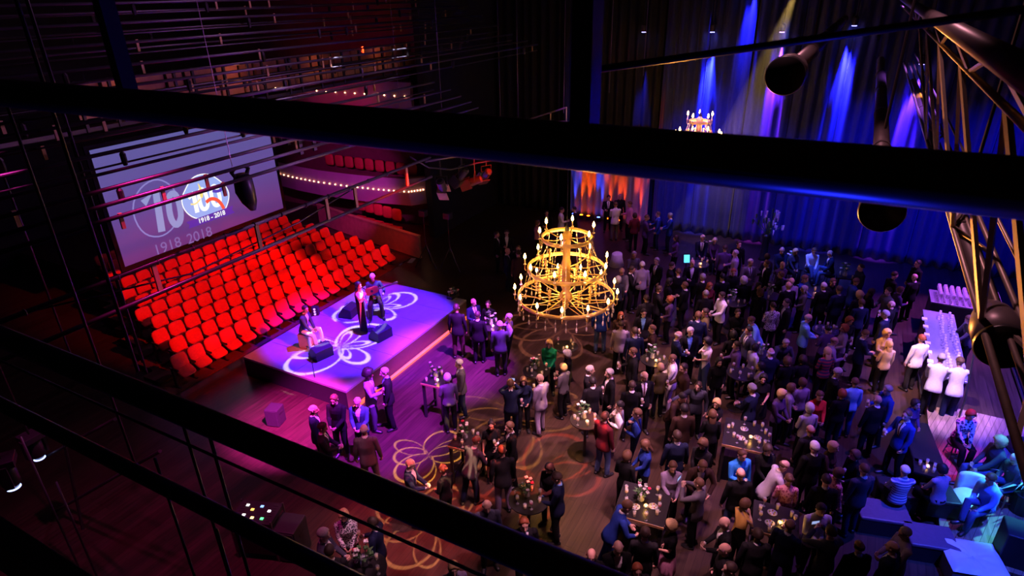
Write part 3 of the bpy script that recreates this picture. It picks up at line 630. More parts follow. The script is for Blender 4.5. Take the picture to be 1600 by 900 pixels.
    far = (np.linalg.norm(co - np.array(hc), axis=1) > .13) & ~((co[:,2] > 1.08+dz0-.2*abs(math.sin(lean))) & (co[:,2] < 1.48+dz0) & (co[:,0] > .04+.2*math.sin(lean)) & (abs(co[:,1]) < .10))
    vg.add(np.nonzero(far)[0].tolist(), 1.0, 'REPLACE')
    d = o.modifiers.new('d', 'DECIMATE'); d.ratio = min(1, 9500/max(1, len(me1.polygons)*2)); d.vertex_group = 'g'; d.vertex_group_factor = 1.0
    dg = bpy.context.evaluated_depsgraph_get(); me = bpy.data.meshes.new_from_object(o.evaluated_get(dg)); bpy.data.objects.remove(o); bpy.data.meshes.remove(me1); bpy.data.meshes.remove(src)
    me.name = name
    bv = BVHTree.FromPolygons([V(x) for x in b.v], b.f); lab = []
    Ti = lambda p: p
    cL, sL = math.cos(lean), math.sin(lean)
    for p in me.polygons:
        c = p.center; l = b.lab[bv.find_nearest(c)[2]]
        if l == TOP:
            ct, stw = math.cos(-twist), math.sin(-twist); x0, y0 = c.x*ct - c.y*stw, c.x*stw + c.y*ct
            dz = c.z - hz; z = hz + (x0*sL + dz*cL) - dz0; x = x0*cL - dz*sL
            if x > .045 and z > 1.10 and abs(y0) < .012 + .062*(z-1.10)/.36: l = TIE if abs(y0) < .016 and z < 1.45 else SHIRT
        lab.append(l)
    for i in range(8): me.materials.append(None)
    me.polygons.foreach_set('material_index', lab); me.polygons.foreach_set('use_smooth', [True]*len(lab)); me.update()
    out = {'body': me, 'sex': sex, 'skirt': skirt, 'head': (hc.copy(), Mh.copy()), 'jacket': jacket}
    nv = [v.normal.copy() for v in me.vertices]
    for key, labs, off in (('top', (TOP,), .006), ('bottom', (BOT,), .006), ('shoes', (SHOE,), .005)):
        idx = {}; vs = []; fs = []
        for p, l in zip(me.polygons, lab):
            if l in labs:
                f2 = []
                for vi in p.vertices:
                    if vi not in idx: idx[vi] = len(vs); vs.append(me.vertices[vi].co + nv[vi]*off)
                    f2.append(idx[vi])
                fs.append(f2)
        mm = bpy.data.meshes.new(name + '_' + key); mm.from_pydata(vs, [], fs); mm.polygons.foreach_set('use_smooth', [True]*len(fs)); mm.materials.append(None); mm.update(); out[key] = mm
    # hands for holding things
    out['R'] = T(R[0], R[1], R[2] + dz0); out['L'] = T(L[0], L[1], L[2] + dz0)
    return out
def make_hair(style, k=1.0):
    """hair as one closed shape that dives under the scalp outside the hairline; origin = head centre, facing +x"""
    n, m = 28, 18; vs = []; fs = []; rr = random.Random(hash(style) % 97 if False else len(style)*13+ord(style[0]))
    for i in range(1, m):
        ph = math.pi*i/m
        for j in range(n):
            t = 2*math.pi*j/n; x, y, z = math.sin(ph)*math.cos(t), math.sin(ph)*math.sin(t), math.cos(ph)
            front = math.cos(t)
            low = {'short': -.35, 'bob': -.85, 'long': -.95, 'curly': -.80, 'updo': -.30, 'fringe': -.40, 'bald': 2, 'afro': -.45, 'crop': -.30}[style]
            line = low + (0.95 if style not in ('bob','long','curly') else 1.35)*max(0, front)**1.3*(1 if front > 0 else 0) + (.12 if abs(front) < .35 and style in ('short','crop','fringe') else 0)
            on = min(1, max(0, (z - line)/.10))
            if style == 'fringe': on *= min(1, max(0, (.42 - z)/.12))*(1 if front < .35 else 0)
            thick = {'short': .014, 'bob': .024, 'long': .022, 'curly': .036, 'updo': .012, 'fringe': .010, 'bald': 0, 'afro': .055, 'crop': .008}[style]
            if style in ('curly','afro'): thick *= .8 + .45*rr.random()
            else: thick *= .9 + .25*rr.random()
            e = -.020 + on*(thick + .020)
            ax, ay, az = .098*k, .077*k, .100*k
            if style in ('bob','curly','long') and z < -.1: ay *= 1.08
            vs.append(V(-.008 + x*(ax+e), y*(ay+e), .022 + z*(az+e)*(1.0 if z > 0 else 1.25 if style in ('bob','long','curly') else 1.1)))
    vs += [V(-.008, 0, .022+.1*k + (.018 if style not in ('fringe','bald') else -.012)), V(-.008, 0, -.06)]; Tt, Bb = len(vs)-2, len(vs)-1
    for i in range(m-2):
        for j in range(n): fs.append((i*n+j, (i+1)*n+j, (i+1)*n+(j+1) % n, i*n+(j+1) % n))
    for j in range(n): fs.append((Tt, j, (j+1) % n)); fs.append((Bb, (m-2)*n+(j+1) % n, (m-2)*n+j))
    b = MB(); b.smooth = True; b.add(vs, fs)
    if style == 'long':
        b.tube([(-.055,0,.0),(-.085,0,-.09),(-.10,0,-.19),(-.105,0,-.27)], [.075,.082,.080,.035], 12, 1.05, .5, ((0,1,0),(1,0,0)))
        for s in (-1, 1): b.tube([(-.01,s*.080,.02),(.0,s*.088,-.08),(-.01,s*.09,-.17)], [.022,.028,.012], 8)
    if style == 'updo': b.ball((-.105,0,.075), (.042,.045,.04), 10, 7)
    return b.mesh('hair_' + style)
# ---------------------------------------------------------------- the guests
POSE = {
 'a': dict(R=(.06,-.25,.84), L=(.05,.25,.84), feet=((.04,-.12),(-.04,.12))),
 'g': dict(R=(.30,-.10,1.16), L=(.04,.26,.85), nR=(0,1,.1), curlR=.75, head=(.12,.0)),
 'h': dict(R=(.30,-.06,1.06), L=(.30,.08,1.04), curlR=.7, curlL=.7, head=(.30,0), feet=((.02,-.10),(.0,.11))),
 'p': dict(R=(.28,-.14,1.12), L=(.08,.19,.88), curlR=.75, feet=((.06,-.12),(-.05,.13)), head=(.08,.25)),
 'x': dict(R=(.20,.12,1.14), L=(.22,-.12,1.16), curlR=.3, curlL=.3, head=(.1,0)),
 'l': dict(R=(.36,-.12,1.12), L=(.34,.16,1.10), lean=.38, head=(.25,0), feet=((.05,-.13),(-.14,.13)), polR=(-.4,-.9,-.6), polL=(-.4,.9,-.6)),
 'c': dict(R=(.17,-.02,1.40), L=(.20,-.06,1.10), curlR=.9, head=(.12,0), polR=(.3,-.6,-1), polL=(-.2,.6,-1)),
 'r': dict(R=(.18,-.60,1.22), L=(.10,.25,.90), curlR=.2, lean=.12, head=(.2,-.4), feet=((.05,-.17),(-.05,.14)), polR=(-.6,-.2,-.6)),
 'k': dict(R=(.34,-.08,1.42), L=(.32,.07,1.40), curlR=.8, curlL=.8, polR=(.1,-.9,-.7), polL=(.1,.9,-.7)),
 't': dict(R=(.30,-.12,1.12), L=(.26,.14,1.00), stout=1.18, curlR=.75, head=(.15,-.15)),
 'w': dict(R=(.06,-.27,.84), L=(.05,.27,.84), stout=1.16, feet=((.03,-.14),(-.02,.14))),
 'A': dict(sex='f', R=(.06,-.22,.84), L=(.18,.12,1.02)),
 'G': dict(sex='f', R=(.28,-.06,1.14), L=(.14,.14,1.00), curlR=.75, head=(.12,.1)),
 'H': dict(sex='f', R=(.26,-.05,1.05), L=(.26,.07,1.03), curlR=.6, curlL=.6, head=(.32,0)),
 'S': dict(sex='f', R=(.27,-.08,1.14), L=(.04,.23,.86), skirt=.52, curlR=.75),
 'D': dict(sex='f', R=(.05,-.23,.85), L=(.22,.06,1.06), skirt=.50, sleeves=False, head=(.1,-.2)),
 'C': dict(sex='f', R=(.16,.0,1.36), L=(.22,-.02,1.08), sleeves=False, curlR=.7, head=(.15,0), polR=(.3,-.6,-1)),
 's': dict(seat=.46, feet=((.44,-.12),(.40,.14)), R=(.30,-.09,1.00), L=(.32,.10,.98), head=(.3,0)),
 'v': dict(seat=.46, feet=((.52,.02,.30),(.42,.10)), R=(.32,-.06,1.02), L=(.30,.12,1.00), head=(.35,0), lean=.18),
 'z': dict(sex='f', seat=.46, feet=((.44,-.07),(.42,.08)), R=(.28,-.06,1.02), L=(.30,.07,1.00), head=(.3,0), lean=.15),
 'G1': dict(seat=.56, feet=((.42,-.20),(.38,.20)), R=(.20,-.06,1.02), L=(.30,.30,1.16), nR=(-1,0,0), head=(.35,.2), lean=.10, curlL=.9),
 'G2': dict(seat=.50, feet=((.50,-.24),(.42,.26)), R=(.30,-.10,.98), L=(.30,.12,.96), head=(.05,-.3), lean=.22),
 'G3': dict(sex='f', R=(.20,-.02,1.33), L=(.24,.0,1.12), curlR=.9, sleeves=False, skirt=.10, head=(-.05,0)),
 'B': dict(R=(.38,-.16,1.02), L=(.36,.14,1.02), lean=.22, head=(.25,0), sleeves=True),
}
PM = {k: make_pose('pose_' + k, **v) for k, v in POSE.items()}
HM = {s: make_hair(s) for s in ('short','bob','long','curly','updo','fringe','afro','crop')}
HS = {'sh': ('short','short'), 'ba': (None,'bald head'), 'fr': ('fringe','balding'), 'cr': ('crop','cropped'), 'bo': ('bob','bobbed'), 'lo': ('long','long'), 'cu': ('curly','curly'), 'up': ('updo','pinned up'), 'af': ('afro','bushy')}
HC = {'k': ('black',(.012,.010,.010)), 'd': ('dark brown',(.035,.020,.014)), 'n': ('brown',(.11,.055,.028)), 'g': ('grey',(.33,.31,.30)), 'w': ('white',(.68,.65,.62)), 'y': ('blond',(.58,.40,.18)), 'o': ('auburn',(.26,.07,.025))}
CC = {'black':(.0045,.0045,.006), 'navy':(.008,.012,.042), 'dark':(.009,.008,.011), 'grey':(.11,.10,.115), 'lilac':(.26,.21,.33), 'blue':(.015,.04,.26), 'sky':(.18,.42,.85), 'azure':(.03,.24,.80), 'white':(.80,.78,.80), 'green':(.01,.33,.12), 'red':(.62,.04,.03), 'maroon':(.11,.012,.02), 'brown':(.045,.022,.016), 'olive':(.12,.10,.035), 'gold':(.55,.33,.07), 'beige':(.50,.38,.24), 'purple':(.075,.04,.13), 'teal':(.03,.09,.13), 'pink':(.60,.25,.38), 'silver':(.45,.43,.48), 'jeans':(.07,.11,.24), 'charcoal':(.016,.015,.018), 'slate':(.045,.048,.075)}
def checker(name, c1, c2, scale, kind='CHECKER'):
    if name in MATS: return MATS[name]
    m = mat(name, c1, .8, vary=0); nt = m.node_tree; bs = nt.nodes['Principled BSDF']; tc = nt.nodes.new('ShaderNodeTexCoord')
    if kind == 'STRIPE':
        t = nt.nodes.new('ShaderNodeTexWave'); t.bands_direction = 'Z'; t.inputs['Scale'].default_value = scale; t.inputs['Distortion'].default_value = .3
    else:
        t = nt.nodes.new('ShaderNodeTexVoronoi'); t.inputs['Scale'].default_value = scale
    rp = nt.nodes.new('ShaderNodeValToRGB'); rp.color_ramp.interpolation = 'CONSTANT'; rp.color_ramp.elements[0].color = (*c1,1); rp.color_ramp.elements[1].position = .45; rp.color_ramp.elements[1].color = (*c2,1)
    nt.links.new(tc.outputs['Object'], t.inputs['Vector']); nt.links.new(t.outputs[1 if kind == 'STRIPE' else 0], rp.inputs[0]); nt.links.new(rp.outputs[0], bs.inputs['Base Color'])
    return m
def cloth(c):
    if c == 'spots': return checker('cloth_spots', (.02,.02,.03), (.60,.58,.62), 34)
    if c == 'stripes': return checker('cloth_stripes', (.30,.03,.05), (.03,.03,.06), 3.2, 'STRIPE')
    if c == 'floral': return checker('cloth_floral', (.30,.06,.14), (.62,.26,.36), 22)
    if c == 'plaid': return checker('cloth_plaid', (.62,.62,.70), (.10,.12,.30), 5, 'STRIPE')
    if c == 'print': return checker('cloth_print', (.05,.05,.14), (.62,.60,.75), 16)
    return mat('cloth_' + c, CC[c], .85, vary=.15, scale=30, spec=.18)
SKN = [mat('skin_fair', (.62,.38,.29), .5, vary=.08), mat('skin_ruddy', (.60,.33,.25), .5, vary=.08), mat('skin_tan', (.46,.27,.19), .5, vary=.08), mat('skin_brown', (.20,.10,.065), .5, vary=.08)]
M_shoe = mat('black_shoe', (.012,.012,.013), .35); M_eye = mat('eye_dark', (.16,.10,.08), .3); M_lip = mat('lips', (.45,.17,.15), .5)
DIRS = {'U': 90, 'UR': 45, 'R': 0, 'DR': -45, 'D': -90, 'DL': -135, 'L': 180, 'UL': 135}
OUT = {'S': '{} suit with white shirt', 'B': '{} suit with blue shirt', 'T': '{} top', 'H': '{} shirt'}
PAT = {'spots': 'black and white patterned', 'stripes': 'red striped', 'floral': 'pink floral', 'plaid': 'pale plaid', 'print': 'white printed'}
LM = [('the tall square table by the stage',690,600),('the stage edge',745,500),('the far side of the big chandelier',800,390),('the orange lit drapes',960,325),('the long blue curtain',1040,345),('the white haired couple',1110,385),('the tall flower stand',1180,400),('the quartet seated at the curtain',1255,410),('the bar queue',1390,470),('the bar counter',1455,530),('the lounge steps',1425,650),('the lounge platform',1480,740),('the lounge ottoman',1400,850),('the mixing desk',530,830),('the golden floor pattern',640,690),('the sweeping rail',760,800),('the table with the red rose',745,680),('the rose table at the rail',850,745),('the candle table below the chandelier',900,570),('the candle table in mid crowd',1020,560),('the wide table with plates',1150,650),('the wide candle table in front',1005,800),('the front edge of the view',940,880),('the food table in front',1215,810),('the slim table pole',1280,530),('the table in mid crowd',1155,560),('the far cluster of tables',1100,440),('the maroon sweater',960,660)]
PHR = {'g': 'holding a glass', 'h': 'with hands together', 'p': 'hand in pocket', 'x': 'arms crossed', 'l': 'leaning forward', 'c': 'hand at chin', 'r': 'reaching sideways', 'k': 'raising a phone', 't': 'with a glass', 'w': 'standing square', 'a': 'standing', 'A': 'standing', 'G': 'holding a glass', 'H': 'looking down', 'S': 'holding a glass', 'D': 'standing', 'C': 'hand at face', 's': 'seated', 'v': 'seated cross-legged', 'z': 'seated', 'B': 'leaning'}
G_ = '''
777 366 R a sh d Sblack black|791 364 D g sh d Sdark black|796 392 R p ba - Snavy navy|807 389 D a sh n Sdark black|810 396 U a sh d Tbrown brown
854 333 D p sh d Sdark black|878 328 R g sh d Hwhite black|897 327 L a sh d Sdark black|840 348 R G lo n Tpink black|951 309 D p sh d Sdark black
969 307 D a fr g Tdark black|962 320 U h sh n Hwhite grey|984 319 L g sh n Hpink black|992 337 U A bo d Tmaroon black|1011 340 R g sh n Tpurple black
1028 335 L p sh n Bblue navy|1047 337 L h sh g Sblue navy|1056 372 L A lo d Tpurple black|1133 388 U a sh d Tpurple black|1149 396 L p sh g Tlilac black
1155 382 D a sh d Tblack black|991 398 D g sh g Tgrey black|1026 408 DL p sh g Sblack black|1003 414 U w sh w Tlilac black|988 421 R g sh d Sblack black
972 424 D h fr g Tgrey black|966 437 U A cu w Tslate black|1050 415 R x sh d Tdark black|1060 425 U w cr n Sblack black|1082 411 D p ba - Sblack black
1098 433 U a sh g Sblack black|1046 440 R D lo k Tblack black|1070 446 UL p sh n Sblack black|1103 459 U w cr g Tblack black|1109 447 D G lo o Tmaroon black
1129 433 U a sh k Sblack black|1146 425 D h sh o Tblack black|1164 438 U a cu w Tblack black|1128 462 L h sh d Hwhite black|1173 410 D p sh g Sgrey black
1198 412 L g sh n Sblack black|1199 401 U A bo d Tpurple black|1223 414 D x ba - Tpurple black|1220 429 L G bo n Tblack black|1215 438 D h fr g Hlilac black
1186 446 D G lo d Tblack black|1188 457 U A cu n Tblack black|1232 446 U w ba - Sblack black|1252 449 L A lo g Tgrey black|1229 473 L g sh d Sdark navy
1261 436 DR h sh n Tblue black|1046 468 L A cu o Tpurple black|1010 466 U w sh d Tdark black|1030 452 R g sh d Tdark black|1208 478 U A up d Tspots black
1288 447 U w cr w Sblack black|1291 437 D g sh n Tdark black|1338 440 R g sh n Tblue navy|1343 460 U A cu y Tdark black|1346 473 U a sh n Snavy black
1362 456 R G lo d Tblack black|1388 455 L g sh d Tgrey black|1393 476 UL p ba - Tdark black|1398 430 R w sh d Tblack black|1429 433 U w ba - Sdark black
1434 412 L a sh k Tblack black|1407 453 R G bo n Tpurple black|1345 418 L a sh d Tnavy black|1310 452 U w sh d Snavy navy
713 481 U a sh d Tdark brown|740 472 DR p ba - Snavy black|764 479 D A up d Tblack black|749 491 U a sh d Sblack black|781 508 U g sh g Tslate charcoal
795 496 L c cr g Tlilac black|858 537 D H bo y Tgreen black|886 553 L H cu w Tblack black|880 574 UL G bo y Tgrey black|840 591 UL p ba - Slilac lilac
800 598 U k sh n Snavy navy|819 597 D G lo n Tnavy black|717 568 L p sh w Sgrey navy|699 590 U A bo w Tgrey black|970 493 D A lo o Tbrown black
971 507 U w sh d Hlilac black|992 518 U a sh d Snavy black|989 550 L g sh n Tblack black|923 580 R p sh g Sdark black|925 594 U w sh k Sdark black
952 583 L g sh g Sblack black|991 600 U w sh d Sblack black|968 634 L c sh k Hwhite beige|940 476 U a sh d Tblue jeans|1006 489 D p sh k Bdark black
1019 514 L g sh n Tbrown black|1060 524 R h fr w Snavy navy|1079 518 D p sh w Bblack black|1091 493 U w sh n Snavy black|1102 488 L g sh d Tolive black
1153 489 D x sh d Tblack black|1174 501 L l sh n Hsky navy|1173 518 L g sh k Sslate black|1146 523 U A bo k Tblack black|1263 497 R h fr g Tsky charcoal
1105 534 L C cu k Twhite jeans|1034 573 U A bo y Tolive black|1049 561 L h cr n Hwhite lilac|1068 575 L p sh d Tbrown brown|1004 590 D p fr g Sblack black
1157 549 L g sh d Tpurple black|1180 543 R A bo k Twhite black|1206 551 U w fr w Snavy navy|1228 536 D l sh g Tslate black|1239 562 U A cu n Tblack black
1176 566 L A bo k Tlilac black|1193 591 D D bo k Tblack black|1091 603 D r cr d Tslate black|1067 621 DR l sh k Tbrown black|1175 607 UL h sh g Snavy navy
1136 638 DL C bo y Tblack black|1224 614 DR H bo y Tpurple black|1243 604 R A bo n Tlilac black|1265 637 U A bo w Tsilver black|1281 618 D H sh n Tred black
1124 565 D A lo k Tblack black|1303 494 D G cu o Tblack black|1293 514 U A up k Tpurple black|1304 533 R g fr n Tlilac black|1319 513 L A cu o Tlilac purple
1293 549 U A lo y Tstripes black|1352 522 R h sh n Snavy black|1386 521 D G cu y Tbeige black|1389 538 U A lo y Tbeige black|1383 491 UL a sh g Snavy navy
1440 529 U a sh o Hwhite charcoal|1478 557 UR B sh g Hwhite black|1489 550 U B sh n Hwhite navy|1514 499 L B sh n Tgrey black|1309 582 R h sh g Sblack black
1336 597 U A sh n Tsky blue|1387 609 L g sh g Tblue black|1371 625 U w ba - Sblack black|1316 615 U A bo o Tblack black|1246 601 U A bo n Tlilac black
1431 631 D A bo d Tpurple black|1244 563 U A cu d Tdark black|578 584 R g af k Slilac slate|598 582 L p sh g Bdark black|522 624 D h sh n Tblack black
558 628 D h fr g Steal black|490 640 R a fr g Snavy black|504 668 R h sh d Scharcoal black|569 671 U w fr g Sgrey grey|641 725 R h ba - Snavy navy
692 733 UL A up o Tblack black|759 664 D D up k Tblack black|744 689 UR l sh n Sslate navy|796 667 L p sh n Sblack black|784 704 U a cr n Tcharcoal lilac
858 731 DL H lo k Tblack black|867 746 L h sh d Bnavy black|946 651 UR a sh d Tmaroon jeans|995 646 L c sh n Tblue navy|980 712 UR A bo n Tblack black
1008 695 L H lo n Tblue black|1028 743 D H sh n Tlilac black|1058 681 U w sh d Snavy navy|1069 639 U a sh k Sbrown black|1118 647 U A lo n Tblack black
1098 694 DL H cu n Tdark black|1098 728 D l sh n Sbrown black|1092 755 UL k cr n Tgrey black|1160 711 D g sh n Tazure navy|1157 740 U w fr n Tblack jeans
1202 709 D H bo d Tblack black|1231 729 R l fr n Tsilver black|1220 763 U A up n Tfloral black|1266 672 U a fr o Tdark black|1279 697 U w sh w Sblack black
1324 706 DR G bo y Tbrown black|1293 748 U w sh d Sblack black|1309 741 R A bo n Tfloral black|1350 733 U a cr n Sslate navy|1364 719 L A bo n Tblack black
1417 649 L p cr n Sblue black|537 805 D H bo y Tspots black|508 838 R h sh g Sslate slate|553 849 U w cr d Scharcoal black|581 819 L g sh d Snavy navy
761 791 D a fr g Tslate black|819 819 D a sh o Sdark black|925 868 D w fr n Tdark black|965 856 D h ba - Sblack black|980 791 R l sh n Sblue blue
1008 833 U a sh d Scharcoal black|1048 821 L D cu y Tblack pink|996 891 D a sh o Tdark black|1132 817 L h ba - Sblack black|1132 859 L w fr n Tdark black
1140 888 L a sh d Tgrey black|1174 787 R C bo n Tgold black|1184 835 U w sh d Scharcoal black|1233 815 UR w fr n Snavy navy|1277 795 D g sh d Hwhite black
1299 831 U k sh d Tslate black|1341 853 U w fr d Sblack black|1394 855 UL w fr n Snavy navy|1414 833 L h cr g Tlilac black|709 888 D A bo y Tlilac black
'''
def place_person(px, py, d, pose, hs, hc, top, bot, z0=0.0, skin=None, hz=None, label=None, group='guests at the reception', ang=None, pos=None, sc=None):
    P = PM[pose]; hcn = P['head'][0]
    s = sc or rnd.uniform(.955, 1.03)*(.96 if P['sex'] == 'f' else 1.0)
    th = math.radians(DIRS[d] + rnd.uniform(-14, 14)) if ang is None else ang
    rz = YAW - math.pi/2 + th                                   # image up is the camera's own azimuth
    if pos is None:
        p = at(px, py, z=z0 + hcn.z*s); c, q = math.cos(rz), math.sin(rz)
        p = V(p.x - (hcn.x*c - hcn.y*q)*s, p.y - (hcn.x*q + hcn.y*c)*s, z0)
    else: p = V(pos)
    o = put(P['body'], 'person', None, None, p, rz); o.scale = (s, s, s)
    sk = skin or SKN[rnd.choice((0,0,0,1,1,2))]; kind, col = top[0], top[1:]
    tm = cloth(col); bm_ = cloth(bot); sh = cloth('white') if kind == 'S' else cloth('sky') if kind == 'B' else tm
    for k, m_ in enumerate((sk, tm, sh, bm_, M_shoe, M_eye, M_lip, (cloth(rnd.choice(('navy','maroon','dark'))) if kind == 'S' and rnd.random() < .35 else sh))):
        o.material_slots[k].link = 'OBJECT'; o.material_slots[k].material = m_
    put(P['top'], {'S': 'jacket', 'B': 'jacket', 'T': 'sweater', 'H': 'shirt'}[kind], tm, o)
    put(P['bottom'], 'skirt' if P['skirt'] else 'trousers', bm_, o); put(P['shoes'], 'shoes', M_shoe, o)
    if HS[hs][0]:
        h = put(HM[HS[hs][0]], 'hair', mat('hair_' + HC[hc][0].replace(' ', '_'), HC[hc][1], .6, vary=.3, scale=40), o)
        h.matrix_local = Matrix.Translation(hcn) @ P['head'][1].to_4x4() @ Matrix.Scale(.95 if P['sex'] == 'f' else 1, 4)
    tag(o, label, 'person', group); o['_px'] = (px, py)
    return o
guests = []
for row in G_.strip().replace('\n', '|').split('|'):
    px, py, d, pose, hs, hc, top, bot = row.split(); px, py = float(px), float(py)
    o = place_person(px, py, d, pose, hs, hc, top, bot, skin=SKN[3] if hs == 'af' else None)
    hair = 'bald head' if hs == 'ba' else ('balding head' if hs == 'fr' else '%s %s hair' % (HS[hs][1], HC[hc][0]))
    pat = top[1:] in PAT; outfit = OUT[top[0]].format(PAT.get(top[1:], top[1:]))
    lm = min(LM, key=lambda q: (q[1]-px)**2 + (q[2]-py)**2)[0]
    guests.append((o, hair, outfit, pose, d, lm, px, py))
FACE = {'U': 'seen from behind', 'UL': 'back turned', 'UR': 'back turned', 'D': 'facing the view', 'DL': 'facing the view', 'DR': 'facing the view', 'L': 'facing the stage side', 'R': 'facing the bar side'}
def glabel(g, lvl):
    o, hair, outfit, pose, d, lm, px, py = g
    s = 'person in %s' % outfit
    if lvl >= 1: s += ', %s' % hair
    if lvl == 2: s += ', near %s' % lm
    if lvl == 3: s += ', %s' % FACE[d] + ', near %s' % lm.replace('the far side of ', '')
    return s
pool = list(guests); 
for lvl in (1, 2, 3):
    cnt = {}
    for g in pool: cnt.setdefault(glabel(g, lvl), []).append(g)
    nxt = []
    for lb, gs in cnt.items():
        if len(gs) == 1 and (lvl > 1): gs[0][0]['label'] = lb
        elif len(gs) == 1: gs[0][0]['label'] = lb + ', near %s' % gs[0][5]
        elif lvl < 3: nxt += gs
        else:
            for k, g in enumerate(sorted(gs, key=lambda q: q[7])): g[0]['label'] = glabel(g, 2) + ', %s from the back' % ordn(k+1)
    pool = nxt
for g in guests:
    w_ = g[0]['label'].split()
    if len(w_) > 16: g[0]['label'] = ' '.join(g[0]['label'].replace(' with white shirt', '').replace(' with blue shirt', '').split()[:16])
    del g[0]['_px']
# people seated at the curtain, on the stage and in the lounge
M_chair = mat('chair_dark', (.03,.028,.035), .6)
def stool(p, rz, h, label, name='low_stool', r=.2, back=False):
    t = empty(name, (p[0], p[1], p[2]), rz); tag(t, label, 'stool' if not back else 'chair'); b = MB(); b.smooth = False; b.lathe([(r*.9,h-.08),(r,h-.05),(r,h-.015),(r*.9,h)], n=16); b.build('seat', M_chair, t)
    for k in range(4):
        a = math.pi/4 + k*math.pi/2; b = MB(); b.tube([(math.cos(a)*r*.7,math.sin(a)*r*.7,h-.06),(math.cos(a)*r,math.sin(a)*r,0)], .016, 6); b.build('leg', M_chrome, t)
    b = MB(); b.torus((0,0,h*.35), r*.85, .010, 16, 5); b.build('foot_ring', M_chrome, t)
    if back: b = MB(); b.smooth = True; b.tube([(-r*.95, -.18, h+.35), (-r*1.15, 0, h+.37), (-r*.95, .18, h+.35)], .09, 8, .25, 1); b.build('backrest', M_chair, t)
    return t
def seated(px, py, d, pose, hs, hc, top, bot, label, slabel, z0=0.0, stl=True, skin=None, nm='low_stool'):
    o = place_person(px, py, d, pose, hs, hc, top, bot, z0, skin, label=label); del o['_px']
    if stl: s_ = o.scale[0]; stool((o.location.x, o.location.y, z0), o.rotation_euler[2], (POSE[pose]['seat']-.035)*s_, slabel, nm, .19, nm == 'low_chair')
    return o
seated(1098,372,'D','s','sh','w','Snavy','navy','white haired person in dark suit seated before the blue curtain','stool under the white haired person in dark suit')
seated(1117,376,'D','z','bo','w','Tpurple','black','person with white bobbed hair seated before the blue curtain','stool under the person with white bobbed hair')
seated(1222,391,'D','s','ba','-','Tnavy','black','bald person in navy top seated first of the quartet','stool under the bald person in navy top')
seated(1243,393,'D','z','bo','y','Tslate','black','person with blond bob seated second of the quartet','stool under the person with blond bob')
seated(1272,392,'D','v','sh','n','Hwhite','jeans','person in white shirt and jeans seated third of the quartet','stool under the person in white shirt and jeans')
seated(1297,396,'L','v','ba','-','Snavy','jeans','bald person in suit seated last of the quartet turned aside','stool under the bald suited quartet person')
# the three musicians
o = place_person(477, 483, 'R', 'G2', 'sh', 'd', 'Sslate', 'white', SZ, None, None, 'percussion player in grey waistcoat and pale trousers seated at the stage front', 'musicians on the stage', math.radians(-12)); del o['_px']
t = empty('cajon', (o.location.x-.02, o.location.y, SZ), o.rotation_euler[2]); tag(t, 'wooden box drum under the seated percussion player', 'drum'); M_cajon = mat('cajon_wood', (.42,.26,.14), .5)
b = MB(); b.box((0,0,.235), (.30,.30,.45)); b.build('box', M_cajon, t, bevel=.01); b = MB(); b.box((.153,0,.235), (.008,.27,.42)); b.build('tapping_plate', mat('cajon_plate', (.6,.42,.25), .4), t); b = MB(); b.tube([(-.148,0,.25),(-.156,0,.25)], .055, 16); b.build('sound_hole', M_black, t)
sg = place_person(560, 446, 'R', 'G3', 'lo', 'k', 'Twhite', 'black', SZ, None, None, 'singer in white blouse and wide black trousers standing at the microphone', 'musicians on the stage', math.radians(-25)); del sg['_px']
gt = place_person(582, 433, 'D', 'G1', 'sh', 'w', 'Tslate', 'brown', SZ, None, None, 'grey haired guitarist on a stool at the back of the stage', 'musicians on the stage', math.radians(-80)); del gt['_px']
stool((gt.location.x, gt.location.y, SZ), gt.rotation_euler[2], .53, 'stool under the guitarist', 'bar_stool')
t = empty('acoustic_guitar', gt.location + V(0,0,0), gt.rotation_euler[2]); tag(t, 'dark red guitar held across the lap of the guitarist', 'guitar')
b = MB(); b.smooth = False; out = [(.22*math.cos(a)*(1+.0), (.145 - .035*math.cos(2*a+math.pi) - .02*math.cos(a))*math.sin(a)) for a in [2*math.pi*k/28 for k in range(28)]]
Mg = Matrix.Translation((.27,-.06,.98)) @ Matrix.Rotation(math.radians(15), 4, 'X') @ Matrix(((0,0,1,0),(1,0,0,0),(0,1,0,0),(0,0,0,1)))
b.prism(out, -.05, .05, Mg); b.build('guitar_body', mat('guitar_red', (.28,.03,.025), .25), t)
b = MB(); b.add([Mg @ V(*p) for p in ((.2,-.028,.03),(.2,.028,.03),(.72,.024,.03),(.72,-.024,.03),(.2,-.028,.055),(.2,.028,.055),(.72,.024,.055),(.72,-.024,.055))], [(0,3,2,1),(4,5,6,7),(0,1,5,4),(1,2,6,5),(2,3,7,6),(3,0,4,7)]); b.build('guitar_neck', mat('guitar_neck_wood', (.16,.09,.05), .4), t)
b = MB(); b.add([Mg @ V(*p) for p in ((.72,-.035,.02),(.72,.035,.02),(.86,.03,.02),(.86,-.03,.02),(.72,-.035,.045),(.72,.035,.045),(.86,.03,.045),(.86,-.03,.045))], [(0,3,2,1),(4,5,6,7),(0,1,5,4),(1,2,6,5),(2,3,7,6),(3,0,4,7)]); b.build('headstock', mat('guitar_neck_wood', (.16,.09,.05), .4), t)
b = MB(); b.lathe([(.045,.0505),(.045,.053)], n=16); me = b.mesh('sound_hole'); me.transform(Mg); put(me, 'sound_hole', M_black, t)
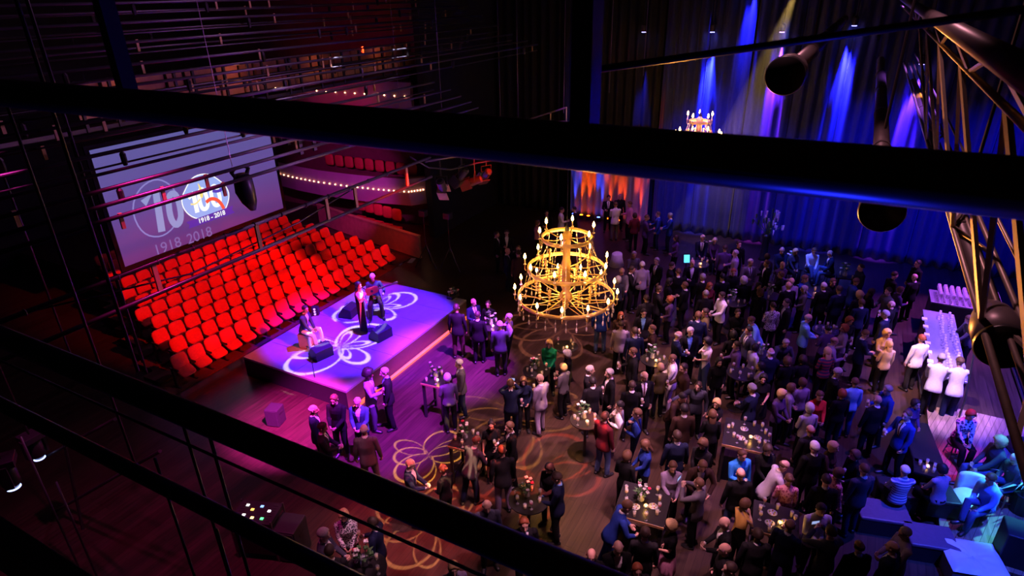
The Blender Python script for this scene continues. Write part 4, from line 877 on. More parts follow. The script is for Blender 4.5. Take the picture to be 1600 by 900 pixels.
# ---------------------------------------------------------------- rigging: near handrails, pipes, truss, fly bars
M_rail = mat('rail_black_paint', (.030, .028, .032), .32, .0, vary=.2, scale=4); M_pipe = mat('pipe_dark_grey', (.16, .13, .14), .38, .3, vary=.15, scale=3)
M_truss = mat('truss_grey', (.34, .28, .24), .4, .4, vary=.15); M_bar = mat('fly_bar_steel', (.075, .07, .08), .35, .6, vary=.2, scale=5); M_batten = mat('wooden_spacer', (.42, .27, .12), .6)
def rail(name, label, px, py, X, r, y0, y1, cat='beam', sq=None):
    p = at(px, py, X=X); b = MB(); b.smooth = True
    if sq: b.bar((X, y0, p.z), (X, y1, p.z), sq[0], sq[1]); b.smooth = False
    else: b.tube([(X, y0, p.z), (X, y1, p.z)], r, 24)
    return tag(b.build(name, m=M_rail, bevel=.006 if sq else 0), label, cat)
rail('steel_beam', 'thick black steel beam crossing the whole upper view', 900, 229, 1.6, .065, -4.5, 13)
rail('steel_beam', 'thick black steel rail sweeping down past the seats', 500, 733, 1.3, .058, -3.5, 13)
rail('guard_rail', 'black guard rail below the thick sweeping rail', 220, 742, 1.15, .036, -3.0, 12)
rail('guard_rail', 'thin black rail wire between the two sweeping rails', 120, 617, 1.5, .008, -3, 12)
rail('catwalk_edge', 'black catwalk edge filling the nearest corner', 20, 862, .75, .0, -1.6, 8, 'catwalk', (.10, .26))
def post(name, label, px, py, X, w, z0, z1, cat='post', rr=False):
    p = at(px, py, X=X); b = MB(); b.smooth = rr
    (b.tube([(p.x, p.y, z0), (p.x, p.y, z1)], w/2, 16) if rr else b.box((p.x, p.y, (z0+z1)/2), (w, w*.75, z1-z0)))
    return tag(b.build(name, M_rail), label, cat)
zA = at(900, 229, X=1.6).z
post('steel_post', 'black upright post standing on the thick crossing beam', 915, 150, 1.62, .075, zA+.05, 13.9)
post('steel_post', 'black slanting upright at the top corner above the fly bars', 183, 80, 2.2, .085, at(205,150,X=2.2).z, 13.9)
for px, py, X, w_, lb in ((50,75,3.0,.035,'thin vertical rod nearest the corner of the fly bars'), (95,400,3.4,.035,'vertical rod crossing in front of the screen edge'), (60,420,4.6,.035,'vertical rod left of the screen over the dark wall'), (165,380,5.0,.030,'vertical rod just before the edge of the screen'), (205,510,5.2,.045,'vertical rod in front of the nearest seat column')):
    post('hanging_rod', lb, px, py, X, w_, 4.2 if px != 50 else 6.5, 13.9, 'rod', True)
# dark diagonal cable over the top right
b = MB(); b.smooth = True; b.tube([at(938,108,X=2.4), at(1200,71,X=2.6), at(1620,12,X=2.6)], .014, 10); tag(b.build('power_cable', M_rail), 'black cable stretched from the post to the truss', 'cable')
# round ducts that end towards the viewer
def duct(px, py, X, r, x1, label):
    p = at(px, py, X=X); t = empty('round_duct', p); tag(t, label, 'duct', 'round pipes along the truss'); b = MB(); b.smooth = True; b.tube([(.45,0,0), (x1-X,0,0)], r*.5, 20); b.build('pipe', M_pipe, t); b = MB(); b.smooth = True; b.tube([(0,0,0),(.25,0,0),(.40,0,0),(.52,0,0)], [r,r*.98,r*.8,r*.52], 28); b.build('housing', M_pipe, t)
    b = MB(); b.smooth = True; b.tube([(-.03,0,0),(-.005,0,0)], [r*.96, r*1.03], 28); b.build('end_cap', M_rail, t)
    for k in range(1, 5):
        b = MB(); b.tube([(k*2.2,0,0),(k*2.2+.06,0,0)], r*.56, 24); b.build('joint_ring', M_pipe, t)
    b = MB(); b.tube([(2.5,0,r),(2.5,0,13.8-p.z)], .015, 6); b.build('hanger', M_rail, t)
duct(1227, 118, 5.6, .15, 16, 'round dark pipe ending below the top edge, nearest the curtains')
duct(1378, 330, 5.2, .157, 17, 'round dark pipe whose end peeks out under the crossing beam')
duct(1566, 540, 4.2, .145, 17, 'round dark pipe ending low beside the bar')
# truss running away along the right
tr = empty('lighting_truss', (1.5, 0, 0)); tag(tr, 'long grey lighting truss with amber lit edges along the side', 'truss')
ch = [(1600,112,3.0,.060),(1600,195,3.0,.018),(1515,442,5.0,.022),(1547,445,5.0,.018),(1572,440,5.0,.020),(1588,400,5.0,.014)]
C3 = []
for px, py, X, r in ch:
    p = at(px, py, X=X); C3.append((p.y, p.z, r)); b = MB(); b.smooth = True; b.tube([(0, p.y, p.z), (19, p.y, p.z)], r, 14); b.build('chord', M_truss if r < .05 else M_pipe, tr)
def web(i, j, xs, step, r, name='brace'):
    x = 0
    while x < 9:
        (ya, za, _), (yb, zb, _) = C3[i], C3[j]; b = MB(); b.bar((x, ya, za), (x+step/2, yb, zb), r); b.build(name, M_truss, tr)
        b = MB(); b.bar((x+step/2, yb, zb), (x+step, ya, za), r); b.build(name, M_truss, tr); x += step
web(1, 2, 0, 1.9, .026); web(2, 4, 0, 1.6, .024); web(0, 1, 0, 2.2, .020)
# fly bars along the stage depth
zs = []
FB = [(200,4,13.4,.030),(200,35,13,.030),(200,48,13.2,.02),(200,66,12.4,.030),(200,101,11.8,.030),(200,120,12.2,.022),(200,134,11.2,.028),(200,162,10.6,.028),(200,180,10.2,.03),(200,205,10.6,.022),(200,232,9.8,.030),(200,262,9.3,.024),(200,287,9.0,.030),(200,311,8.7,.030),(200,334,8.5,.030),(200,76,14.2,.022),(200,148,13.5,.022),(200,18,14.5,.022)]
words = 'topmost,second,thin third,fourth,fifth,thin sixth,seventh,eighth,ninth,thin tenth,eleventh,thin twelfth,thirteenth,fourteenth,fifteenth,rear thin,rear dim,rear topmost'.split(',')
me_clamp = None
b = MB(); b.box((0,0,-.05), (.05,.03,.22)); me_drop = b.mesh('spacer'); b = MB(); b.lathe([(.03,-.22),(.045,-.16),(.045,-.04),(.02,0)], n=8); me_sock = b.mesh('cable_socket')
for k, (px, py, Y, r) in enumerate(FB):
    p = at(px, py, Y=Y); t = empty('fly_bar', (1.5, Y, p.z)); tag(t, 'horizontal steel fly bar, %s of the bars over the stalls' % words[k], 'pipe', 'fly bars'); b = MB(); b.smooth = True; x1 = 19.5 if py < 200 else 12.5
    b.tube([(0,0,0), (x1,0,0)], r, 10); b.build('pipe', M_bar, t)
    if r > .027 and py < 260:
        b = MB(); b.smooth = True; b.tube([(0,.02,-.20),(x1,.02,-.20)], .016, 8); b.build('lower_pipe', M_bar, t)
    rr = random.Random(k)
    for i in range(9 if py < 210 else 5): put(me_sock if i % 2 else me_drop, 'cable_socket' if i % 2 else 'spacer', M_steel if i % 2 else M_batten, t, (rr.uniform(2, x1-.4), 0, -.02))
    if 255 < py < 300:
        for xx in (6.9, 7.25, 8.25, 8.6): put(me_drop, 'spacer', M_steel, t, (xx, 0, -.07)).scale = (1.6, 1, 1.4)
# double fly bar in front of the seats with wooden spacers
pu, pl = at(400,350,Y=9.0), at(400,393,Y=9.0)
t = empty('ladder_bar', (1.5, 9.0, pu.z)); tag(t, 'double fly bar with wooden spacers stretched in front of the red seats', 'pipe')
xe = at(672,247,Y=9.0).x - 1.5
for nm, z in (('upper_pipe', 0), ('lower_pipe', pl.z-pu.z)):
    b = MB(); b.smooth = True; b.tube([(0,0,z), (xe,0,z)], .034, 10); b.build(nm, M_bar, t)
for px, py in ((241,420),(510,318),(555,303),(405,375),(635,270)):
    xx = at(px, py, Y=9.0).x - 1.5; b = MB(); b.box((xx,0,(pl.z-pu.z)/2), (.07,.04,pu.z-pl.z+.05)); b.build('spacer', M_batten, t)
for i in range(14):
    b = MB(); b.torus((0,0,0), .042, .01, 10, 5); me = b.mesh('clamp'); me.transform(Matrix.Rotation(math.pi/2, 4, 'Y')); put(me, 'clamp', M_chrome, t, (1.2 + i*.62, 0, 0))
b = MB(); b.smooth = True; b.tube([(2.0,.05,-.05),(4.2,.06,-.42),(6.6,.06,-.30),(8.6,.05,.0)], .014, 8); b.build('cable', M_rail, t)
# suspension wires
M_wire = mat('bright_wire', (.45,.35,.40), .4, .5)
for k, (xa, ya, Y, z1, lb) in enumerate(((352,210,8.9,4.9,'pale suspension wire running down to the black cable bag'), (627,189,12,4.5,'pale suspension wire over the orange gallery'), (782,185,11,3.6,'pale suspension wire over the dark opening'), (881,160,10,4.5,'pale suspension wire beside the upright post'), (953,120,9,5,'pale suspension wire just past the upright post'), (1007,92,10,5,'pale suspension wire toward the blue downlight'))):
    p = at(xa, ya, Y=Y) if k < 4 else at(xa, ya, X=16.0); Y = p.y; b = MB(); b.tube([(p.x, Y, p.z-(0.9 if k == 0 else .4)), (p.x, Y, 13.9)], .006, 5); tag(b.build('suspension_wire', M_wire), lb, 'wire')
# black fabric cable bag and lanterns
p = at(376, 272, Y=8.9); t = empty('cable_bag', p); tag(t, 'black fabric cable bag hanging from the bars before the screen', 'bag')
b = MB(); b.smooth = True; b.loft([(0,0,0,.13,.10),(.02,0,-.10,.16,.14),(.02,0,-.3,.17,.15),(.06,0,-.5,.13,.12),(.10,0,-.66,.05,.05)], 14); b.build('bag', M_rail, t)
for s in (-1,1):
    b = MB(); b.tube([(s*.12,0,-.02),(s*.17,0,.06),(s*.10,0,.12)], .035, 8); b.build('strap', M_rail, t)
LB0, LB1 = at(664,252,Y=9.15), at(830,225,Y=9.15)
def lantern(px, py, Y, yaw, pit, label, gold=True, lit=False):
    p = at(px, py, Y=9.15); top_ = LB0.z + (LB1.z-LB0.z)*(p.x-LB0.x)/(LB1.x-LB0.x) - p.z; t = empty('stage_lantern', p, yaw); tag(t, label, 'lamp', 'lanterns at the bar end'); Mx = Matrix.Rotation(pit, 4, 'Y')
    b = MB(); b.lathe([(.07,-.22),(.11,-.18),(.12,.12),(.10,.2)], n=14); me = b.mesh('body'); me.transform(Mx); bd_ = put(me, 'body', M_rail, t)
    b = MB(); b.box((0,.14,.28), (.26,.02,.30)); b.box((.14,0,.28), (.02,.26,.30)); b.box((-.14,0,.28), (.02,.26,.30)); me = b.mesh('barn_door'); me.transform(Mx); put(me, 'barn_door', M_batten if gold else M_rail, bd_)
    b = MB(); b.tube([(0,-.16,0),(0,-.16,.25),(0,.16,.25),(0,.16,0)], .012, 6); b.build('yoke', M_steel, t); b = MB(); b.tube([(0,0,.25),(0,0,max(.3, top_))], .02, 6); b.build('hook_clamp', M_steel, t)
    b = MB(); b.lathe([(.09,.19),(.085,.215)], n=14); me = b.mesh('lens'); me.transform(Mx); put(me, 'lens', mat('lantern_lens_lit', (1,.8,.4), .2, emit=(1,.75,.3), strength=6, vary=0) if lit else mat('lantern_lens_dark', (.3,.28,.3), .1), bd_)
lantern(690, 290, 9.0, .3, 2.5, 'lantern with open wooden coloured barn doors at the bar end')
lantern(742, 283, 9.2, 2.0, 1.9, 'lit lantern pointing aside at the bar end', False, True)
lantern(760, 272, 9.4, 1.0, 2.2, 'lit lantern behind the other lanterns', False, True)
lantern(722, 272, 9.2, 1.6, 2.4, 'dark lantern between the lit ones', False)
b = MB(); b.smooth = True; b.tube([at(640,245,Y=9.1), at(670,262,Y=9.1), at(705,265,Y=9.1), at(745,255,Y=9.1), at(800,245,Y=9.1)], .02, 8); tag(b.build('power_cable', M_rail), 'black cable looping to the lanterns at the bar end', 'cable')
b = MB(); b.smooth = True; b.tube([at(664,252,Y=9.15), at(830,225,Y=9.15)], .035, 10); b.tube([LB0.lerp(LB1,.15), V(LB0.lerp(LB1,.15).x, 9.15, 13.95)], .010, 6); b.tube([LB0.lerp(LB1,.85), V(LB0.lerp(LB1,.85).x, 9.15, 13.95)], .010, 6); tag(b.build('lantern_bar', M_bar), 'steel bar that carries the cluster of lanterns', 'pipe')
# gallery rail in the dark opening
p, q = at(790,198,X=22.6), at(885,168,X=22.6); t = empty('side_rail', p); tag(t, 'amber glinting handrail in the dark opening beside the post', 'railing')
for dz in (0, -.55):
    b = MB(); b.tube([V(0,0,dz), (q-p)+V(0,0,dz)], .03, 8); b.build('bar', M_truss, t)
for f in (.02,.98):
    e = (q-p)*f; b = MB(); b.tube([e+V(0,0,-.5), V(e.x, 15.72-p.y, -.5)], .03, 6); b.build('bracket', M_truss, t)
for f in (.15,.45,.75,1):
    e = (q-p)*f; b = MB(); b.tube([e+V(0,0,.02), e+V(0,0,-.6)], .025, 6); b.build('upright', M_truss, t)
# moving heads below the catwalk at the lower left, with glowing edges
def moving_head(px, py, X, rz, label):
    p = at(px, py, X=X); t = empty('moving_head_lamp', p, rz); tag(t, label, 'lamp', 'moving heads at the catwalk')
    b = MB(); b.box((0,0,.30), (.34,.34,.12)); b.build('base', M_rail, t, bevel=.01); b = MB()
    for s in (-1,1): b.box((0,s*.17,.08), (.12,.04,.40))
    b.build('yoke', M_rail, t); b = MB(); b.smooth = True; b.lathe([(.08,-.2),(.13,-.12),(.13,.14),(.11,.2)], n=18); b.build('head', M_rail, t)
    b = MB(); b.lathe([(.10,-.215),(.09,-.2)], n=18); b.build('lens', mat('cold_led', (.5,.6,1), .3, emit=(.35,.45,1), strength=4, vary=0), t)
    b = MB(); b.box((.172,0,.30), (.006,.22,.02)); b.build('led_strip', mat('cold_led_strip', (.5,.6,1), .3, emit=(.45,.55,1), strength=14, vary=0), t)
    b = MB(); b.tube([(0,0,.36),(0,0,13.9-p.z)], .014, 6); b.build('drop_rod', M_steel, t)
moving_head(14, 745, 2.9, 2.6, 'moving head lamp with a glowing white edge in the dark corner')
moving_head(56, 702, 4.0, 1.6, 'second moving head lamp behind the glowing one')
for k, (px, py, X) in enumerate(((40,700,3.6),(95,770,3.6),(285,660,3.4),(250,740,3.3),(345,850,3.2),(330,690,3.1))):
    p = at(px, py, X=X); b = MB(); b.smooth = True; b.tube([(p.x,p.y,0),(p.x,p.y,p.z+.25)], .020, 8); tag(b.build('scaffold_tube', M_bar), ['upright scaffold tube beside the moving head', 'upright scaffold tube under the guard rail', 'blue glinting scaffold tube below the thick rail', 'blue glinting scaffold tube next to its twin', 'scaffold tube over the mixing desk', 'scaffold tube nearest the stage'][k], 'pole', 'scaffold tubes in the corner')
for k, (a_, b_) in enumerate((((60,720,4.2),(180,655,4.2)), ((85,800,4.2),(250,705,4.2)), ((100,690,4.2),(130,830,4.2)))):
    b = MB(); b.tube([at(a_[0],a_[1],X=a_[2]), at(b_[0],b_[1],X=b_[2])], .03, 8); tag(b.build('scaffold_brace', M_bar), ['upper cross tube behind the moving heads', 'lower cross tube behind the moving heads', 'slanting cross tube behind the moving heads'][k], 'pole')
# ---------------------------------------------------------------- chandeliers
M_gold = mat('gilded_metal', (1.0, .60, .18), .4, .5, vary=.2, scale=20); M_cry = mat('crystal', (.95,.85,.7), .05, alpha=.55, vary=0); M_flame = mat('candle_bulb', (1,.8,.4), .4, emit=(1,.52,.12), strength=60, vary=0); M_candle = mat('ivory_candle', (.9,.7,.4), .5, vary=.05)
bm_ = MB(); bm_.smooth = True; bm_.lathe([(.004,0),(.034,.035),(.029,.085),(.003,.15)], n=8); me_fl = bm_.mesh('flame_bulb')
bm_ = MB(); bm_.lathe([(.035,-.03),(.042,-.01),(.018,0),(.018,.13)], n=8); me_cd = bm_.mesh('candle')
bm_ = MB(); bm_.ball((0,0,0), (.014,.014,.024), 6, 4); me_cr = bm_.mesh('crystal_drop')
bm_ = MB(); bm_.smooth = True
for i in range(5): bm_.ball((0,0,-.085*i), (.045-.004*i,)*3, 8, 6)
me_bd = bm_.mesh('bead_string')
def chandelier(c, S, tiers, label, watts, zc):
    t = empty('chandelier', c); tag(t, label, 'chandelier', 'gilded tiered chandeliers')
    b = MB(); b.smooth = True; top, bot = tiers[0][1]+.16, tiers[-1][1]-.10
    b.lathe([(.02,bot-.10),(.10,bot-.05),(.17,bot+.05),(.15,bot+.16),(.09,bot+.24),(.11,bot+.4),(.10,(top+bot)/2),(.12,(top+bot)/2+.08),(.09,(top+bot)/2+.2),(.10,top-.2),(.13,top-.1),(.06,top),(.03,top+.05)], n=18); b.build('column', M_gold, t)
    b = MB(); b.tube([(0,0,top),(0,0,13.9-c[2])], .012, 6); b.build('chain', M_rail, t); b = MB(); b.lathe([(.02,top),(.06,top+.03),(.04,top+.12),(.015,top+.16)], n=10); b.build('cap', M_rail, t)
    for ti, (R, z, nb, cut) in enumerate(tiers):
        b = MB(); b.torus((0,0,z), R, .022, 48, 6, rx=.02, rz=.055); b.build('ring', M_gold, t)
        for i in range(nb):
            a = 2*math.pi*(i+.5*(ti % 2)+.2)/nb; x, y = math.cos(a), math.sin(a)
            b = MB(); b.smooth = True; b.tube([(x*.08,y*.08,z-.02),(x*R*.55,y*R*.55,z-.05),(x*R,y*R,z)], .014, 6); b.build('spoke', M_gold, t)
            b = MB(); b.smooth = True; b.tube([(x*R,y*R,z-.04),(x*(R+.05),y*(R+.05),z-.13),(x*(R+.09),y*(R+.09),z-.08),(x*(R+.08),y*(R+.08),z+.05)], .011, 6); b.build('arm', M_gold, t)
            cd = put(me_cd, 'candle', M_candle, t, (x*(R+.08), y*(R+.08), z+.06)); put(me_fl, 'flame_bulb', M_flame, cd, (0,0,.13))
            if ti: put(me_bd, 'bead_string', M_gold, t, (x*R*.62, y*R*.62, z+.30 if ti == 1 else z+.42)).rotation_euler[2] = a
        if ti:
            R0, z0_ = tiers[ti-1][0], tiers[ti-1][1]; n = 16
            for i in range(n):
                a = 2*math.pi*i/n; b = MB()
                for k in range(9):
                    f = k/8; r_ = R0 + (R-R0)*f; sag = -.13*math.sin(math.pi*f); b.ball((math.cos(a)*(r_+sag*.4), math.sin(a)*(r_+sag*.4), z0_ + (z-z0_)*f + sag*.6), (.013,.013,.02), 5, 4)
                b.tube([(math.cos(a)*(R0+(R-R0)*f-.05*math.sin(math.pi*f)), math.sin(a)*(R0+(R-R0)*f-.05*math.sin(math.pi*f)), z0_+(z-z0_)*f-.08*math.sin(math.pi*f)) for f in (0,.25,.5,.75,1)], .005, 5); b.build('crystal_swag', mat('amber_crystal', (.95,.72,.42), .15, .2), t)
    R, z = tiers[-1][0], tiers[-1][1]
    for i in range(30):
        a = 2*math.pi*i/30; b = MB(); b.tube([(math.cos(a)*R,math.sin(a)*R,z-.05),(math.cos(a)*R,math.sin(a)*R,z-.30)], .004, 4); b.ball((math.cos(a)*R,math.sin(a)*R,z-.17), (.018,.018,.03), 6, 4); b.ball((math.cos(a)*R,math.sin(a)*R,z-.34), (.024,.024,.07), 6, 4); b.build('crystal_drop', M_cry, t)
    for i in range(12):
        a = 2*math.pi*(i+.5)/12; b = MB(); b.tube([(math.cos(a)*R*.95,math.sin(a)*R*.95,z-.06),(math.cos(a)*.16,math.sin(a)*.16,z-.24)], .010, 6); b.build('stay', M_gold, t)
    b = MB(); b.lathe([(.02,bot-.28),(.07,bot-.22),(.09,bot-.14),(.05,bot-.08)], n=12); b.build('finial', M_gold, t)
    t.scale = (S, S, S)
    for z in zc:
        l = bpy.data.lights.new('chandelier_glow', 'POINT'); l.color = (1,.50,.15); l.energy = watts/len(zc); l.shadow_soft_size = .12; o = bpy.data.objects.new('chandelier_glow', l); link(o); o.parent = t; o.location = (.3, .1, z)
    return t
c1 = at(884, 462, X=13.0)
chandelier((c1.x, c1.y, c1.z), 1.0, [(.60, 1.56, 6, 0), (.95, .76, 9, 0), (1.20, 0.0, 13, 0)], 'large gilded three tier chandelier with lit candle bulbs above the crowd', 150, (1.05, .3))
c2 = at(1090, 219, X=23.0)
chandelier((c2.x, c2.y, c2.z), 1.0, [(.36, .66, 5, 0), (.72, .02, 9, 0), (1.0, -.62, 12, 0)], 'gilded chandelier farther away half hidden behind the crossing beam', 110, (.4, -.2))
# ---------------------------------------------------------------- tall tables with flowers, candles and glasses
M_tab = mat('table_black', (.018,.016,.018), .3); M_glass = mat('clear_glass', (.9,.92,.95), .05, alpha=.30, vary=0, spec=.8); M_wine = mat('white_wine', (.80,.62,.20), .1, alpha=.7, vary=0); M_redwine = mat('red_wine', (.25,.01,.03), .1, vary=0)
M_edge = mat('table_oak_edge', (.45,.26,.11), .4); M_leaf = mat('leaf_green', (.05,.13,.04), .6); M_rose = mat('rose_red', (.75,.02,.10), .6); M_whitefl = mat('blossom_white', (.75,.70,.66), .6)
b = MB(); b.smooth = True; b.lathe([(.034,0),(.032,.004),(.005,.008),(.004,.085),(.022,.105),(.036,.14),(.036,.17),(.030,.205)], n=12); me_wg = b.mesh('bowl_and_stem')
b = MB(); b.smooth = True; b.lathe([(.006,.098),(.026,.115),(.034,.14),(.034,.150)], n=12); me_wn = b.mesh('drink')
b = MB(); b.smooth = True; b.lathe([(.028,0),(.030,.06),(.034,.13)], n=12); me_tb = b.mesh('tumbler_glass')
b = MB(); b.smooth = True; b.lathe([(.024,.008),(.027,.06),(.029,.085)], n=12); me_td = b.mesh('tumbler_drink')
b = MB(); b.lathe([(.035,0),(.045,.03),(.042,.075)], n=12); me_ch = b.mesh('glass_holder'); b = MB(); b.smooth = True; b.ball((0,0,.055), (.018,.018,.032), 8, 6); me_cf = b.mesh('flame')
M_cflame = mat('tealight_flame', (1,.7,.3), .4, emit=(1,.50,.10), strength=16, vary=0)
def wine_glass(p, label, group, red=False, z=None):
    t = empty('wine_glass', p); tag(t, label, 'glass', group); put(me_wg, 'bowl_and_stem', M_glass, t); put(me_wn, 'drink', M_redwine if red else M_wine, t); return t
def tumbler(p, label, group):
    t = empty('tumbler', p); tag(t, label, 'glass', group); put(me_tb, 'tumbler_glass', M_glass, t); put(me_td, 'tumbler_drink', M_wine, t); return t
def bouquet(p, label, rose, seed, s=1.0):
    r_ = random.Random(seed); t = empty('flower_vase', p); tag(t, label, 'flowers'); b = MB(); b.smooth = True; b.lathe([(.05*s,0),(.07*s,.05*s),(.05*s,.14*s),(.055*s,.17*s)], n=14); b.build('vase', M_glass, t)
    for k in range(9):
        a = r_.uniform(0, 6.28); q = r_.uniform(.04,.16)*s; h = r_.uniform(.25,.42)*s; x, y = math.cos(a)*q, math.sin(a)*q; b = MB(); b.tube([(x*.2,y*.2,.05*s),(x,y,h)], .004*s, 5); sm_ = b.build('stem', M_leaf, t)
        b = MB(); b.smooth = True
        for j in range(4): b.ball((x+.02*s*math.cos(j*1.6), y+.02*s*math.sin(j*1.6), h), (.022*s,.022*s,.018*s), 6, 4)
        b.build('blossom', M_rose if (rose and k == 0) else M_whitefl if k % 2 else M_leaf, sm_)
    for k in range(6):
        a = r_.uniform(0, 6.28); b = MB(); p0 = V(math.cos(a)*.03*s, math.sin(a)*.03*s, .15*s); p1 = V(math.cos(a)*.17*s, math.sin(a)*.17*s, .24*s); b.tube([p0, p0.lerp(p1,.5)+V(0,0,.03), p1], [.006*s,.03*s,.004*s], 6, 1, .25); b.build('leaf', M_leaf, t)
    return t
TB = [(683,592,'sq',.62,0,1,1,5,'tall square table by the stage corner'),(729,688,'sq',.62,1,1,0,6,'square table by the golden floor pattern'),(826,780,'rd',.40,1,1,0,8,'round table nearest the sweeping rail'),(915,656,'rd',.36,0,1,1,7,'round table beside the maroon sweater'),(838,579,'rd',.36,1,1,0,6,'round table before the green sweater'),(884,541,'rd',.34,0,0,1,4,'small round table right under the chandelier'),(1005,786,'sq',.95,1,0,1,12,'wide front table with plates'),(1168,680,'sq',1.0,0,0,1,12,'wide table with many plates'),(1212,812,'sq',.8,0,0,1,9,'front food table beside the floral blouse'),(1290,516,'rd',.36,0,0,0,7,'table on a slim pole beside the sky blue shirt'),(1022,562,'rd',.36,0,1,1,5,'round candle table in mid crowd'),(1158,583,'rd',.36,0,0,0,6,'round table before the purple shirt'),(1148,472,'rd',.36,0,1,0,5,'round table beside the white shirt'),(769,508,'rd',.36,0,1,1,5,'round table in the group at the stage edge'),(1205,462,'rd',.34,0,1,0,4,'round table far back in the crowd'),(1272,458,'rd',.34,0,0,1,4,'round table near the quartet'),(572,888,'rd',.36,1,1,0,4,'round table at the very bottom with tall flowers'),(1092,412,'rd',.36,0,0,1,4,'round table with the glowing tablet'),(1192,556,'rd',.34,0,1,0,5,'round table beside the white top')]
# nudge guests so that nobody stands inside a neighbour, a table or the bar
_gp = [V(g[0].location.x, g[0].location.y) for g in guests]; _tb = [(at(q[0], q[1], z=1.08), q[3]*(.62 if q[2] == 'sq' else 1.0) + .17) for q in TB]
for _ in range(40):
    for i in range(len(_gp)):
        for j in range(i+1, len(_gp)):
            d = _gp[j] - _gp[i]; L_ = d.length
            if L_ < .44: d = d.normalized()*((.44-L_)*.26) if L_ > 1e-4 else V(.05, .02); _gp[i] -= d; _gp[j] += d
        for tp, rad in _tb:
            d = _gp[i] - V(tp.x, tp.y)
            if d.length < rad: _gp[i] += d.normalized()*(rad-d.length)*.5
        for x0, x1, y0, y1 in ((16.35, 20.85, -4.0, -2.72), (SX0-.2, SX1+.2, SY0-.38, SY1), (11.3, 12.9, -3.4, -1.3)):
            q = _gp[i]
            if x0 < q.x < x1 and y0 < q.y < y1:
                m_ = min((q.x-x0, V(-1,0)), (x1-q.x, V(1,0)), (q.y-y0, V(0,-1)), (y1-q.y, V(0,1)), key=lambda e: e[0]); _gp[i] += m_[1]*m_[0]*.5
for g, q in zip(guests, _gp): g[0].location.x, g[0].location.y = q.x, q.y
for i, (px, py, sh, w_, rose, fl, cdl, ng, nm) in enumerate(TB):
    z = 1.08; p = at(px, py, z=z); t = empty('cocktail_table', (p.x, p.y, 0), .1); tag(t, 'black ' + nm, 'table', 'tall black reception tables')
    if sh == 'sq':
        b = MB(); b.box((0,0,z-.025), (w_,w_,.05)); b.build('table_top', M_tab, t, bevel=.005); b = MB(); b.box((-w_/2-.006,0,z-.025), (.012,w_,.05)); b.build('edge_band', M_edge, t)
        for sx in (-1,1):
            for sy in (-1,1): b = MB(); b.box((sx*(w_/2-.05),sy*(w_/2-.05),(z-.05)/2), (.06,.06,z-.05)); b.build('leg', M_tab, t)
        b = MB(); b.box((0,w_/2-.05,.22), (w_-.1,.04,.04)); b.box((0,-w_/2+.05,.22), (w_-.1,.04,.04)); b.build('stretcher', M_tab, t)
    else:
        b = MB(); b.lathe([(w_*.98,z-.03),(w_,z-.02),(w_,z-.004),(w_*.99,z)], n=28); b.build('table_top', M_tab, t); b = MB(); b.lathe([(.035,.03),(.035,z-.03)], n=12); b.build('pedestal', M_tab, t); b = MB(); b.lathe([(.24,0),(.24,.015),(.05,.035)], n=20); b.build('foot', M_tab, t)
    r_ = random.Random(i+50); R = w_*.46 if sh == 'sq' else w_*.8; short = nm.split(' with')[0]
    if fl or rose: bouquet((p.x+.04, p.y+.06, z), ' '.join(('flower vase%s on the %s' % (' with one red rose' if rose else '', nm)).split()[:16]), rose, i, 1.25 if i == 16 else 1.0)
    if cdl:
        q = empty('candle_holder', (p.x-.10, p.y-.08, z)); tag(q, 'lit tealight candle on the %s' % nm, 'candle', 'tealight candles'); put(me_ch, 'glass_holder', M_glass, q); put(me_cf, 'flame', M_cflame, q)
        l = bpy.data.lights.new('candle_glow', 'POINT'); l.color = (1,.45,.10); l.energy = 1.6; l.shadow_soft_size = .02; o = bpy.data.objects.new('candle_glow', l); link(o); o.parent = q; o.location = (0,0,.14)
    for k in range(ng):
        a = 2*math.pi*k/ng + r_.uniform(-.2,.2); rr = R*r_.uniform(.72, 1); pos = (p.x+math.cos(a)*rr, p.y+math.sin(a)*rr, z)
        lab = '%s on the %s' % ('stemmed wine glass' if k % 2 else 'small tumbler', nm)
        (wine_glass(pos, lab, lab, k % 4 == 1) if k % 2 else tumbler(pos, lab, lab))
    if w_ > .7:
        for k in range(3):
            a = k*2.1+.5; b = MB(); b.smooth = True; b.lathe([(.05,0),(.085,.010),(.09,.013),(.05,.005)], n=20); o = tag(empty('plate', (p.x+math.cos(a)*R*.45, p.y+math.sin(a)*R*.45, z+.001)), 'white plate of finger food on the %s' % nm, 'plate', 'plates on the ' + nm); b.build('dish', mat('white_china', (.42,.41,.43), .25, vary=.03), o)
            for j in range(5): b = MB(); b.smooth = True; b.ball((.05*math.cos(j*1.3),.05*math.sin(j*1.3),.022), (.02,.016,.014), 7, 5); b.build('snack', mat(('snack_brown','snack_green','snack_cream')[j % 3], ((.35,.18,.06),(.25,.35,.08),(.75,.6,.4))[j % 3], .6), o)
